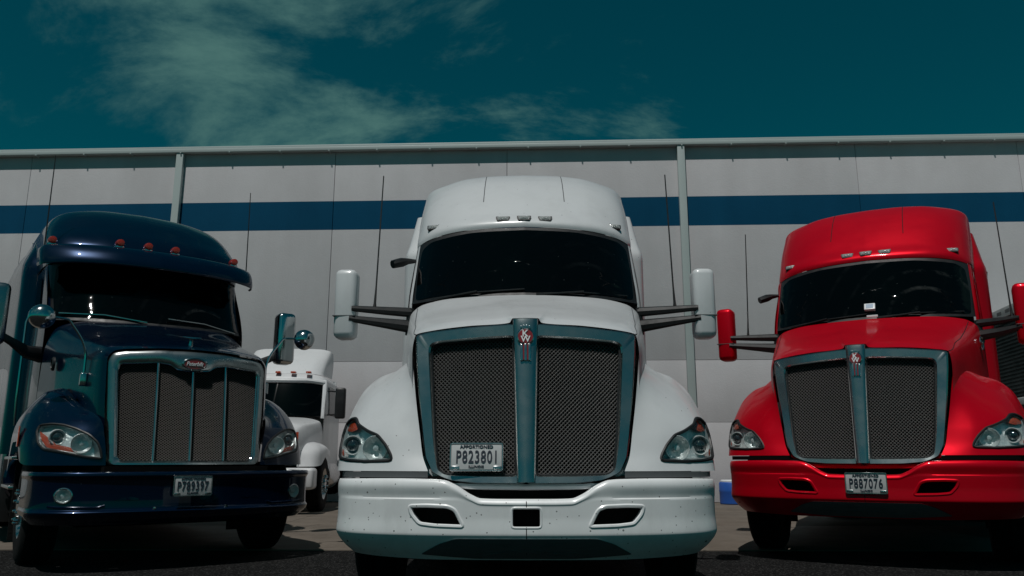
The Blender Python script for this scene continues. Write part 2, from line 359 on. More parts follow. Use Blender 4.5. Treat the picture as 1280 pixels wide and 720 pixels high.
def thing(name, label, cat, loc, rz=0.0, scale=1.0, group=None):
    o = bpy.data.objects.new(name, None); COL.objects.link(o); o.location = loc; o.rotation_euler = (0, 0, rz); o.scale = (scale,) * 3
    o['label'] = label; o['category'] = cat
    if group: o['group'] = group
    return o

def copy_under(o, parent, loc=None, mirror=False):
    c = o.copy(); COL.objects.link(c); c.parent = parent
    if loc is not None: c.location = loc
    for ch in o.children: copy_under(ch, c)
    return c

def text_mesh(txt, size, sx=1.0, shear=0.0, depth=0.003, spacing=1.0, bold=0.0):
    cu = bpy.data.curves.new('lettering', 'FONT'); cu.body = txt; cu.size = size; cu.align_x = 'CENTER'; cu.align_y = 'CENTER'
    cu.extrude = depth; cu.shear = shear; cu.space_character = spacing; cu.offset = bold; cu.resolution_u = 3
    o = bpy.data.objects.new('lettering', cu); COL.objects.link(o)
    me = bpy.data.meshes.new_from_object(o.evaluated_get(bpy.context.evaluated_depsgraph_get()))
    bpy.data.objects.remove(o); bpy.data.curves.remove(cu)
    xs = [v.co.x for v in me.vertices]; cxx = (min(xs) + max(xs)) / 2; ys = [v.co.y for v in me.vertices]; cyy = (min(ys) + max(ys)) / 2
    for v in me.vertices:
        x, y, z = v.co; v.co = ((x - cxx) * sx, -z, y - cyy)
    return me

def lettering(txt, size, parent, material, loc, rot=(0, 0, 0), **k):
    me = text_mesh(txt, size, **k); me.materials.append(material)
    o = bpy.data.objects.new('lettering', me); COL.objects.link(o); o.parent = parent; o.location = loc; o.rotation_euler = rot
    return o

def licence_plate(parent, number, loc, tilt=0.0):
    mb = MB().box(-0.155, 0.155, -0.006, 0.006, -0.078, 0.078, 0.004)
    p = mb.build('licence_plate', M['plate'], parent); p.location = loc; p.rotation_euler = (tilt, 0, 0)
    fr = MB()
    o = smooth_poly([(-0.160, -0.083), (0.160, -0.083), (0.160, 0.083), (-0.160, 0.083)], 0.008, True, 2)
    fr.tube([(x, -0.006, z) for x, z in o], 0.0055, 6, True)
    for sx in (-1, 1):
        fr.box(sx*0.128-0.025, sx*0.128+0.025, -0.0095, -0.004, -0.076, -0.056, 0.002)
    fr.build('plate_frame', M['alu'], p)
    lettering(number, 0.108, p, M['ink'], (0, -0.0075, 0.0), sx=0.63, bold=0.0015, spacing=1.12)
    lettering('APPORTIONED', 0.026, p, M['ink'], (0, -0.0075, 0.062), sx=1.15, bold=0.0006)
    lettering('ILLINOIS', 0.020, p, M['ink'], (0, -0.0075, -0.060), sx=1.25, bold=0.0006)
    bolts = MB()
    for sx in (-1, 1):
        bolts.lathe([(0.006, 0), (0.005, 0.004), (0.0, 0.005)], 8, Matrix.Translation((sx * 0.095, -0.006, 0.066)) @ Matrix.Rotation(R(90), 4, 'X'))
    bolts.build('bolt', M['alu'], p)
    return p

def wire_mesh(loop, yf, pitch=0.024, w_=0.0062, slope=1.0, off=0.0):
    """two crossing families of woven wires clipped to a loop of (x,z)"""
    L_ = np.array(loop); mb = MB(); x0, z0 = L_.min(0); x1, z1 = L_.max(0); n = len(L_)
    for fam, sg in ((0, 1), (1, -1)):
        cs = [(z - sg * slope * x) for x in (x0, x1) for z in (z0, z1)]
        c = min(cs)
        k = 0
        while c < max(cs):
            c += pitch * slope; k += 1
            hits = []
            for i in range(n):
                a, b = L_[i], L_[(i+1) % n]
                fa = a[1] - sg*slope*a[0] - c; fb = b[1] - sg*slope*b[0] - c
                if (fa > 0) != (fb > 0):
                    t = fa / (fa - fb); hits.append(a + (b - a) * t)
            if len(hits) < 2: continue
            hits.sort(key=lambda p: p[0]); p, q = hits[0], hits[-1]
            d = (q - p); ln = np.linalg.norm(d)
            if ln < 0.01: continue
            d /= ln; nn = np.array([-d[1], d[0]]) * w_ / 2
            seg = max(1, int(ln / 0.12)); vs = []; fs = []
            for j in range(seg + 1):
                m = p + (q - p) * j / seg; y = yf(m[0], m[1]) + off + (0.003 if fam else 0.0)
                vs += [(m[0]-nn[0], y + 0.003, m[1]-nn[1]), (m[0], y - 0.003, m[1]), (m[0]+nn[0], y + 0.003, m[1]+nn[1])]
            for j in range(seg):
                b0 = j*3; fs += [(b0, b0+1, b0+4, b0+3), (b0+1, b0+2, b0+5, b0+4)]
            mb.add(vs, fs)
    return mb

class Surf:
    """front surface lookup y(x,z) on a sampled grid"""
    def __init__(s, g):
        s.P = g.reshape(-1, 3)
    def __call__(s, x, z):
        d = (s.P[:, 0] - abs(x)) ** 2 + (s.P[:, 2] - z) ** 2
        i = np.argpartition(d, 4)[:4]; ww = 1 / (d[i] + 1e-7); return float((s.P[i, 1] * ww).sum() / ww.sum())

def wheel(parent, x, y, z, r=0.50, wd=0.28, side=1, hub='steer'):
    """one wheel; side=+1 puts its outer face at +x"""
    rot = Matrix.Rotation(R(90 * side), 4, 'Y')
    base = Matrix.Translation((x, y, z)) @ rot
    h = wd / 2
    t = MB().lathe([(r*0.56, -h), (r*0.80, -h*1.02), (r*0.93, -h*0.95), (r*0.985, -h*0.80), (r, -h*0.55), (r, -h*0.12), (r*0.975, -h*0.10), (r*0.975, h*0.10), (r, h*0.12), (r, h*0.55), (r*0.985, h*0.80), (r*0.93, h*0.95), (r*0.80, h*1.02), (r*0.56, h)], 40, base, cap=False)
    tyre = t.build('wheel', M['rubber'], parent)
    d = MB().lathe([(r*0.57, h*0.98), (r*0.55, h*0.92), (r*0.50, h*0.55), (r*0.34, h*0.40), (r*0.30, h*0.75), (r*0.20, h*0.80), (r*0.18, h*1.15), (r*0.05, h*1.2), (0.0, h*1.2)], 30, base, cap=False)
    d.lathe([(r*0.57, -h*0.98), (r*0.3, -h*0.5), (0, -h*0.5)], 20, base, cap=False)
    rim = d.build('rim', M['alu'], tyre)
    nb = MB()
    for k in range(10):
        a = 2 * math.pi * k / 10
        nb.lathe([(0.019, 0), (0.019, 0.045), (0.013, 0.075), (0.0, 0.082)], 8, base @ Matrix.Translation((r*0.285*math.cos(a), r*0.285*math.sin(a), h*0.76)))
    nb.build('lug_nut', M['chrome'], tyre, kind='stuff')
    return tyre

def chassis(parent, dz=0.0, y1=8.5, tank=None):
    c = MB().box(-0.42, 0.42, 0.7, y1, 0.62, 0.9).box(-0.80, 0.80, 0.60, 1.9, 0.34, 0.64).box(-0.62, 0.62, 1.95, 8.2, 0.34, 0.80).box(-1.10, 1.10, 1.95, 5.6, 0.34, 0.60).box(-0.55, 0.55, 0.55, 2.3, 0.55, 1.55).box(-1.02, 1.02, 2.15, 3.2, 0.95, 1.3).box(-0.95, 0.95, 1.18, 1.32, 0.42 - dz, 0.58 - dz)  # frame and axle, plus dark filler boxes added to block light underneath
    c.box(-0.95, 0.95, 6.3, 6.42, 0.44 - dz, 0.56 - dz).box(-0.95, 0.95, 7.65, 7.77, 0.44 - dz, 0.56 - dz)
    c.build('chassis', M['void'], parent, sharp=30)
    for s in (-1, 1):
        wheel(parent, s * 1.04, 1.25, 0.50 - dz, 0.50, 0.28, s)
        for y in (6.36, 7.71): wheel(parent, s * 0.93, y, 0.50 - dz, 0.50, 0.52, s)
        tk = MB().lathe([(0.0, 0), (0.30, 0.0), (0.325, 0.03), (0.325, 1.47), (0.30, 1.5), (0, 1.5)], 28, Matrix.Translation((s * 0.86, 3.3, 0.72)) @ Matrix.Rotation(R(-90), 4, 'X'), cap=False)
        tk.build('fuel_tank', tank or M['alu'], parent)
        MB().grid(grid([[(1.16, 3.35, 0.24), (1.20, 3.55, 0.24), (1.20, 5.6, 0.24)], [(1.18, 3.35, 0.55), (1.22, 3.55, 0.55), (1.22, 5.6, 0.55)], [(1.18, 3.35, 0.98), (1.22, 3.55, 0.98), (1.22, 5.6, 0.98)]], 0.2, 0.2) * np.array([s, 1, 1]), mirror=False).build('added_side_skirt', tank or M['alu'], parent)  # skirt added to keep side light out from under the truck
        MB().box(s*1.10 - 0.10 if s > 0 else -1.20, 1.20 if s > 0 else -1.0, 3.34, 3.38, 0.24, 0.95, 0.006).build('added_skirt_end', M['black'], parent)
        MB().box(s*0.93 - 0.3, s*0.93 + 0.3, 8.3, 8.32, 0.10, 0.95).build('added_mud_flap', M['rubber'], parent)  # flaps here and below added to block sky light under the truck
        MB().box(s*1.04 - 0.16, s*1.04 + 0.16, 1.86, 1.88, 0.16, 1.0).build('added_mud_flap', M['rubber'], parent)

def marker(parent, x, y, z, material, wd=0.11, ht=0.045, yaw=0.0):
    o = smooth_poly([(-wd/2, ht/2), (wd/2, ht/2), (wd/2*0.78, -ht/2), (-wd/2*0.78, -ht/2)], 0.006, True, 2)
    b = MB().fill(o * 1.22, lambda a, c: 0.0, 0.010, 0.002, 2).rim(o * 1.22, lambda a, c: 0, -0.010, 0.06)
    m = b.build('marker_light', M['black'], parent)
    lz = MB().fill(o, lambda a, c: 0.0, 0.012, 0.016, 5).rim(o, lambda a, c: 0, -0.012, 0.0).build('lens', material, m)
    m.location = (x, y, z); m.rotation_euler = (R(-34), 0, yaw)
    return m

# ------------------------------------------------------------------ the two trucks of one shape (white and red)
def lamp_set(t, fsurf, outline, low, high, turn, lowamber, sgn):
    """headlamp let into the fender: rim, bowl, projector, reflector, turn lens, cover"""
    O = np.array(outline) * np.array([sgn, 1]); yf = fsurf
    h = MB().rim(O, yf, -0.002, 0.085, 0.18).build('headlight', M['lampdark'], t)
    fl = MB().fill(np.array(O).mean(0) + (O - np.array(O).mean(0)) * 0.84, yf, -0.082, -0.0, 4).build('bowl', M['lampbowl'], h, sharp=80)
    g = MB().tube([(x, yf(x, z) - 0.001, z) for x, z in O], 0.011, 6, True).build('gasket', M['black'], h)
    def ax(x, z, d): return Matrix.Translation((x * sgn, yf(x, z) + d, z)) @ Matrix.Rotation(R(90), 4, 'X')
    x, z, r_ = low
    MB().lathe([(r_*1.45, -0.005), (r_*1.3, 0.03), (r_*1.0, 0.012), (r_*0.98, -0.01)], 24, ax(x, z, 0.055), cap=False).build('reflector', M['lampbowl'], h)
    MB().lathe([(r_, 0.0), (r_*0.92, 0.018), (r_*0.7, 0.034), (r_*0.4, 0.043), (0.0, 0.047)], 24, ax(x, z, 0.060), cap=False).build('projector', M['projector'], h)
    x, z, r_ = high
    rf = MB().lathe([(r_, 0.03), (r_*0.97, 0.034), (r_*0.9, 0.015), (r_*0.6, -0.012), (r_*0.30, -0.028), (r_*0.24, -0.028), (r_*0.22, 0.012), (0.0, 0.016)], 28, ax(x, z, 0.052), cap=False).build('reflector', M['lampbowl'], h)
    if turn:
        P_ = np.array(turn) * np.array([sgn, 1]); P2 = smooth_poly([tuple(p) for p in P_], 0.012, True, 2)
        MB().fill(P2, yf, -0.045, 0.012, 3).build('turn_lens', M['amber'], h)
    if lowamber:
        P_ = np.array(lowamber) * np.array([sgn, 1]); P2 = smooth_poly([tuple(p) for p in P_], 0.012, True, 2)
        MB().fill(P2, yf, -0.035, 0.006, 3).build('turn_lens', M['amber'], h)
    MB().fill(O, yf, 0.002, 0.006, 6).build('lens_cover', M['clear'], h)
    return h

def grille_loop(pts, r=5): return smooth_poly(pts, 0.012, True, r)

def ray_to(poly, c, ang):
    d = np.array([math.cos(ang), math.sin(ang)]); best = 0
    n = len(poly)
    for i in range(n):
        a, b = poly[i] - c, poly[(i+1) % n] - c
        e = b - a; den = d[0]*(-e[1]) + d[1]*e[0]
        if abs(den) < 1e-12: continue
        t = (a[0]*(-e[1]) + a[1]*e[0]) / den; u = (d[0]*a[1] - d[1]*a[0]) / den
        if t > 0 and -1e-6 <= u <= 1 + 1e-6: best = max(best, t)
    return best

def surround(outer, inner, yf, prof, n=160):
    """frame between two loops; prof = list of (blend 0 outer..1 inner, y offset)"""
    c = np.array(inner).mean(0); out_ = np.array(outer); inn = np.array(inner)
    angs = sorted(set([math.atan2(*(p - c)[::-1]) for p in inn[::3]] + [math.atan2(*(p - c)[::-1]) for p in out_[::2]]))
    rows = []
    for a in angs:
        ro, ri = ray_to(out_, c, a), ray_to(inn, c, a)
        row = []
        for k, dy_ in prof:
            rr = ro + (ri - ro) * k; x = c[0] + rr * math.cos(a); z = c[1] + rr * math.sin(a)
            row.append((x, yf(x, z) + dy_, z))
        rows.append(row)
    g = np.array(rows); m, k = g.shape[:2]; vs = g.reshape(-1, 3); fs = []
    for i in range(m):
        for j in range(k - 1):
            i2 = (i + 1) % m; fs.append((i*k+j, i*k+j+1, i2*k+j+1, i2*k+j))
    return MB().add(vs, fs)

def aero_truck(name, label, loc, rz, paint, bumper_paint, scale=1.0, lift=0.0, plate=None, plate_on_grille=False, grp=None, dusty=False, toll_box=False, pitch=0.026, wide=0.0, mxr=1.605):
    t = thing(name, label, 'truck', (loc[0], loc[1], lift), rz, scale, grp)
    # ---- bumper
    X = [0, 0.14, 0.27, 0.33, 0.43, 0.50, 0.58, 0.80, 1.00, 1.14, 1.21, 1.235, 1.24]
    Y = [0, 0.002, 0.006, 0.010, 0.018, 0.026, 0.038, 0.085, 0.165, 0.275, 0.40, 0.56, 0.85]
    T = [0.690, 0.690, 0.693, 0.715, 0.775, 0.800, 0.805, 0.808, 0.806, 0.803, 0.80, 0.80, 0.80]
    rows = []
    for k in range(11):
        row = []
        for x, y, tp in zip(X, Y, T):
            f = min(1, max(0, (x - 0.38) / 0.2)); cr = min(0.695, tp - 0.045); st = 0.007 * f
            bot = 0.330 + 0.02 * max(0, x - 0.6); sw = 0.06 + 0.02 * x
            if x > 1.1: xin = 1
            z, dy_ = [(tp - 0.004, 0.10), (tp, 0.024), (tp - 0.007, 0.010), (tp - 0.030 - 0.015*f, -0.004), (cr, 0.008 * f), (cr - 0.008, 0.001 * f), (0.585, 0.000), (0.486, -0.006), (0.472, 0.0), (0.40, 0.055), (bot, 0.13)][k]
            xx = x - (0.0 if x < 0.5 else (x - 0.5) * [0.03, 0.01, 0.004, 0, 0, 0.006, 0.008, 0.0, 0.003, 0.055, 0.12][k])
            row.append((xx, y + dy_, z))
        rows.append(row)
    G = grid(rows, 0.011, 0.011); bs = Surf(G)
    slot = smooth_poly([(0.37, 0.530), (0.545, 0.535), (0.640, 0.545), (0.690, 0.600), (0.705, 0.648), (0.60, 0.652), (0.47, 0.648), (0.425, 0.630)], 0.01, True, 3)
    slot = np.array([(1.09 - x, z) for x, z in slot]) if False else slot
    tow = smooth_poly([(-0.088, 0.525), (0.088, 0.525), (0.088, 0.640), (-0.088, 0.640)], 0.01, True, 3)
    b = MB().grid(G, [slot, tow])
    bump = b.build('bumper', bumper_paint, t)
    rr = MB()
    for sgn in (1, -1):
        q = slot * np.array([sgn, 1]); rr.tube([(x, bs(x, z) + 0.006, z) for x, z in q], 0.013, 8, True)
        rr.rim(q, bs, 0.0, 0.10, 0.06)
    rr.tube([(x, bs(x, z) + 0.004, z) for x, z in tow], 0.008, 8, True).rim(tow, bs, 0.0, 0.08, 0.02)
    rr.build('opening_trim', bumper_paint, bump)
    vd = MB()
    for q in (slot, slot * np.array([-1, 1]), tow): vd.fill(q, bs, -0.095, 0, 2)
    vd.build('recess', M['void'], bump)
    seam = [(0.0, bs(0, z) - 0.001, z) for z in np.linspace(0.345, 0.522, 12)]
    seam2 = [(0.0, bs(0, z) - 0.001, z) for z in np.linspace(0.644, 0.684, 5)]
    MB().tube(seam, 0.0028, 5).tube(seam2, 0.0028, 5).build('seam', M['void'], bump)
    val = smooth_poly([(-0.64, 0.362), (-0.52, 0.43), (-0.42, 0.462), (0.42, 0.462), (0.52, 0.43), (0.64, 0.362), (0.3, 0.338), (-0.3, 0.338)], 0.012, True, 3)
    MB().fill(val, bs, 0.006, 0.0, 8).rim(val, bs, -0.006, 0.02).build('lower_valance', M['grey'], bump)
    MB().box(-1.12, 1.12, 0.30, 0.62, 0.42, 0.78).box(-0.72, 0.72, 0.14, 0.4, 0.62, 0.82).build('bumper_backing', M['void'], bump)
    MB().grid(grid([[(0.60, 0.10, 0.812), (0.8, 0.145, 0.812), (1.0, 0.225, 0.812), (1.15, 0.335, 0.812), (1.19, 0.42, 0.812)], [(0.60, 0.10, 0.846), (0.8, 0.145, 0.846), (1.0, 0.225, 0.846), (1.15, 0.335, 0.846), (1.19, 0.42, 0.846)]], 0.03, 0.04)).build('filler_strip', M['grey'] if paint is M['white'] else M['void'], bump)

    # ---- grille surround
    def gy(x, z): return 0.125 + (z - 0.77) * 0.205 + 0.13 * x * x
    outer = grille_loop([(0.0, 0.772), (0.30, 0.774), (0.46, 0.79), (0.585, 0.84), (0.632, 0.92), (0.66, 1.08), (0.70, 1.36), (0.728, 1.60), (0.735, 1.735), (0.66, 1.752), (0.38, 1.782), (0.10, 1.802), (0.0, 1.804)], 2)
    inner = grille_loop([(0.062, 0.825), (0.30, 0.826), (0.50, 0.830), (0.545, 0.86), (0.575, 1.08), (0.60, 1.36), (0.622, 1.60), (0.618, 1.655), (0.56, 1.672), (0.30, 1.690), (0.086, 1.700), (0.080, 1.66), (0.066, 1.2)], 3)
    prof = [(0.0, 0.16), (0.0, 0.01), (0.06, -0.022), (0.16, -0.034), (0.84, -0.030), (0.95, -0.018), (1.0, 0.004), (1.0, 0.06)]
    sb = surround(outer, inner, gy, prof).mirror()
    sur = sb.build('grille_surround', M['satin'], t)
    cb = []
    for z in np.linspace(0.785, 1.825, 14):
        k = (z - 0.785) / 1.04; hw = 0.056 + 0.026 * k
        y0 = gy(0, z)
        cb.append([(0.0, y0 - 0.066, z), (hw * 0.55, y0 - 0.062, z), (hw * 0.9, y0 - 0.050, z), (hw, y0 - 0.036, z), (hw * 1.05, y0 - 0.0, z)])
    cb.append([(0.0, gy(0, 1.83) + 0.06, 1.845), (0.045, gy(0, 1.83) + 0.06, 1.845), (0.075, gy(0, 1.83) + 0.06, 1.842), (0.085, gy(0, 1.83) + 0.06, 1.838), (0.088, gy(0, 1.83) + 0.06, 1.82)])
    MB().grid(grid(cb, 0.05, 0.02)).build('centre_bar', M['satin'], sur)
    gm = wire_mesh(inner, gy, pitch, 0.0062, 1.0, 0.022).mirror()
    gm.build('grille_mesh', M['mesh'], t, sharp=0, kind='stuff')
    MB().fill(inner, gy, -0.06, 0, 3).mirror().build('radiator', M['void'], t)
    il = MB()
    for sgn in (1, -1): il.tube([(x * sgn, gy(x, z) + 0.006, z) for x, z in inner], 0.009, 6, True)
    il.build('grille_edge', M['black'], sur)
    # emblem on the centre bar
    ez = 1.700; ey = gy(0, ez) - 0.068; tl = Matrix.Rotation(-math.atan(0.205), 4, 'X')
    eb = MB().lathe([(0.060, 0), (0.060, 0.008), (0.052, 0.013), (0.049, 0.010), (0, 0.010)], 28, Matrix.Rotation(R(90), 4, 'X'), cap=False)
    for x in (-0.028, -0.009, 0.009, 0.028): eb.box(x - 0.007, x + 0.007, -0.012, 0.0, 0.056, 0.078 - abs(x) * 0.2, 0.002)
    for x in (-0.026, 0.0, 0.026): eb.box(x - 0.009, x + 0.009, -0.012, 0.0, -0.165, -0.052, 0.003)
    em = eb.build('emblem', M['chrome'], t); em.location = (0, ey, ez); em.rotation_euler = (-math.atan(0.205), 0, 0)
    dk = MB().lathe([(0.048, 0.0105), (0.0, 0.0115)], 24, Matrix.Rotation(R(90), 4, 'X'), cap=False)
    for x in (-0.013, 0.013): dk.box(x - 0.0045, x + 0.0045, -0.0105, 0.0, -0.160, -0.056)
    dk.build('emblem_field', M['emblemred'], em)
    lettering('K', 0.062, em, M['sticker'], (0, -0.014, 0.018), bold=0.001)
    lettering('W', 0.058, em, M['sticker'], (0, -0.014, -0.020), bold=0.001)

    # ---- hood (bonnet) and fenders
    def sec(y, pts): return [(x, y + dy_, z) for x, z, dy_ in pts]
    hood = [
        sec(0.33, [(0, 1.838, 0), (0.085, 1.836, 0), (0.105, 1.808, 0.005), (0.38, 1.788, 0.02), (0.62, 1.762, 0.05), (0.735, 1.738, 0.08), (0.752, 1.62, 0.05), (0.735, 1.36, 0.0), (0.69, 1.06, -0.05)]),
        sec(0.42, [(0, 1.868, 0), (0.10, 1.866, 0), (0.13, 1.846, 0.0), (0.40, 1.828, 0.02), (0.66, 1.795, 0.05), (0.765, 1.745, 0.08), (0.785, 1.62, 0.06), (0.775, 1.36, 0.02), (0.74, 1.06, 0.0)]),
        sec(0.80, [(0, 1.985, 0), (0.14, 1.982, 0), (0.19, 1.968, 0.0), (0.45, 1.945, 0.0), (0.73, 1.895, 0.03), (0.83, 1.82, 0.05), (0.86, 1.62, 0.06), (0.86, 1.36, 0.06), (0.86, 1.06, 0.0)]),
        sec(1.30, [(0, 2.135, 0), (0.20, 2.130, 0), (0.27, 2.118, 0.0), (0.52, 2.095, 0.02), (0.83, 2.03, 0.08), (0.93, 1.93, 0.13), (0.965, 1.70, 0.15), (0.97, 1.36, 0.15), (0.97, 1.06, 0.1)]),
        sec(1.76, [(0, 2.288, 0), (0.24, 2.286, 0.02), (0.33, 2.285, 0.035), (0.60, 2.284, 0.12), (0.90, 2.26, 0.30), (1.03, 2.18, 0.44), (1.06, 1.85, 0.48), (1.06, 1.40, 0.48), (1.06, 1.06, 0.48)]),
    ]
    MB().grid(grid(hood, 0.03, 0.025)).build('hood', paint, t, sharp=50)
    HS = grid(hood, 0.03, 0.025)
    for sgn in (-1, 1):
        pts = pch([(0.735, 0.405, 1.741), (0.765, 0.50, 1.748), (0.80, 0.78, 1.858), (0.90, 1.34, 2.018), (0.985, 2.02, 2.245)], 0.05)
        pts = [(p, HS.reshape(-1, 3)[((HS.reshape(-1, 3) - p) ** 2).sum(1).argmin()]) for p in pts]
        pts = np.array([q for p, q in pts])
        for _ in range(12): pts[1:-1] = (pts[:-2] + 2 * pts[1:-1] + pts[2:]) / 4
        MB().tube([(sgn * q[0], q[1] - 0.001, q[2] + 0.001) for q in pts], 0.0035, 5).build('hood_seam', M['grey'] if paint is M['white'] else M['black'], t)
    fen = [
        [(0.600, 0.105, 0.850), (0.80, 0.145, 0.850), (1.00, 0.225, 0.850), (1.15, 0.335, 0.850), (1.235, 0.47, 0.850), (1.262, 0.64, 0.850), (1.272, 1.00, 1.08), (1.272, 1.45, 1.08), (1.265, 1.95, 0.80)],
        [(0.640, 0.160, 0.94), (0.82, 0.185, 0.94), (1.00, 0.265, 0.94), (1.15, 0.385, 0.94), (1.240, 0.54, 0.94), (1.270, 0.70, 0.96), (1.280, 1.02, 1.14), (1.280, 1.45, 1.14), (1.265, 1.95, 0.95)],
        [(0.668, 0.215, 1.08), (0.83, 0.240, 1.08), (1.00, 0.320, 1.08), (1.15, 0.450, 1.08), (1.235, 0.61, 1.08), (1.268, 0.78, 1.10), (1.278, 1.05, 1.22), (1.275, 1.45, 1.22), (1.255, 1.95, 1.1)],
        [(0.700, 0.275, 1.25), (0.83, 0.330, 1.25), (0.98, 0.440, 1.25), (1.12, 0.590, 1.25), (1.205, 0.75, 1.25), (1.240, 0.90, 1.26), (1.250, 1.12, 1.33), (1.240, 1.45, 1.32), (1.215, 1.95, 1.22)],
        [(0.728, 0.340, 1.42), (0.83, 0.470, 1.42), (0.95, 0.640, 1.42), (1.06, 0.800, 1.42), (1.14, 0.96, 1.42), (1.190, 1.08, 1.43), (1.208, 1.26, 1.44), (1.190, 1.50, 1.43), (1.145, 1.95, 1.34)],
        [(0.752, 0.430, 1.55), (0.83, 0.660, 1.55), (0.915, 0.860, 1.55), (0.99, 1.020, 1.54), (1.07, 1.15, 1.54), (1.11, 1.26, 1.53), (1.12, 1.40, 1.52), (1.08, 1.60, 1.49), (1.07, 1.98, 1.42)],
        [(0.775, 0.60, 1.63), (0.84, 0.90, 1.625), (0.89, 1.10, 1.615), (0.935, 1.25, 1.60), (0.965, 1.36, 1.585), (0.98, 1.45, 1.57), (0.985, 1.58, 1.55), (0.985, 1.72, 1.53), (1.00, 2.02, 1.46)],
        [(0.80, 0.95, 1.63), (0.84, 1.20, 1.62), (0.87, 1.35, 1.61), (0.89, 1.45, 1.60), (0.905, 1.55, 1.58), (0.91, 1.62, 1.56), (0.92, 1.70, 1.54), (0.93, 1.85, 1.52), (0.95, 2.05, 1.46)],
    ]
    FG = grid(fen, 0.0125, 0.0125); fs_ = Surf(FG[:, : int(FG.shape[1] * 0.62)])
    hl = smooth_poly([(0.835, 0.915), (1.00, 0.908), (1.14, 0.915), (1.232, 0.930), (1.252, 0.985), (1.250, 1.08), (1.228, 1.165), (1.175, 1.195), (1.135, 1.190), (1.105, 1.145), (1.02, 1.098), (0.945, 1.070), (0.885, 1.010), (0.845, 0.950)], 0.012, True, 2)
    MB().grid(FG, [hl]).build('fender', paint, t, sharp=60)
    for sgn in (-1, 1):
        lamp_set(t, fs_, hl, (1.135, 1.010, 0.046), (0.960, 0.990, 0.080), [(1.10, 1.12), (1.16, 1.10), (1.225, 1.11), (1.215, 1.155), (1.17, 1.18), (1.14, 1.175)], [(1.20, 0.94), (1.235, 0.95), (1.24, 1.0), (1.215, 0.985)], sgn)
    lip = []
    for x, z in [(0.0, 0.748), (0.34, 0.750), (0.46, 0.765), (0.56, 0.81), (0.60, 0.845)]:
        lip.append((x, gy(x, z) + 0.01, z))
    lp = pch(lip, 0.03); rows = [[(x, y - 0.012, z + 0.024), (x, y - 0.022, z + 0.012), (x, y - 0.02, z - 0.006), (x, y + 0.02, z - 0.014)] for x, y, z in lp]
    MB().grid(np.array(rows)).build('hood_lip', paint, t)
    ch = []

    # ---- cab: windshield, pillars, roof fairing, doors, sleeper
    ws = [[(0, 1.785, 2.285), (0.3, 1.82, 2.285), (0.6, 1.905, 2.286), (0.85, 2.05, 2.29), (0.985, 2.18, 2.295), (1.025, 2.235, 2.30)],
          [(0, 2.06, 2.67), (0.3, 2.09, 2.67), (0.6, 2.165, 2.665), (0.85, 2.30, 2.655), (0.985, 2.42, 2.65), (1.025, 2.475, 2.65)],
          [(0, 2.345, 3.06), (0.3, 2.37, 3.055), (0.6, 2.43, 3.04), (0.85, 2.545, 3.015), (0.985, 2.66, 2.985), (1.025, 2.715, 2.975)]]
    WG = grid(ws, 0.02, 0.02)
    MB().grid(WG).build('windshield_seal', M['black'], t)
    wp = Surf(WG)
    glz = smooth_poly([(-0.985, 2.325), (-0.5, 2.325), (0, 2.325), (0.5, 2.325), (0.985, 2.325), (1.0, 2.60), (0.985, 2.90), (0.90, 2.965), (0.5, 3.012), (0, 3.022), (-0.5, 3.012), (-0.90, 2.965), (-0.985, 2.90), (-1.0, 2.6)], 0.025, True, 2)
    # glass sheet cut from the same curved surface, 6 mm proud
    wo = WG.copy(); wo[..., 1] -= 0.005; wo[..., 2] += 0.003
    MB().fill(glz, wp, 0.007, 0, 16).build('windshield', M['glass_dusty' if dusty else 'glass'], t)
    pil = [[(1.024, 2.225, 2.24), (1.045, 2.25, 2.24), (1.065, 2.31, 2.23), (1.075, 2.42, 2.22)],
           [(1.022, 2.235, 2.30), (1.045, 2.265, 2.30), (1.062, 2.33, 2.30), (1.072, 2.44, 2.30)],
           [(1.022, 2.470, 2.65), (1.043, 2.50, 2.65), (1.060, 2.57, 2.65), (1.070, 2.68, 2.65)],
           [(1.020, 2.715, 2.99), (1.040, 2.75, 2.985), (1.056, 2.82, 2.97), (1.066, 2.93, 2.95)]]
    MB().grid(grid(pil, 0.06, 0.03)).build('pillar', paint, t)
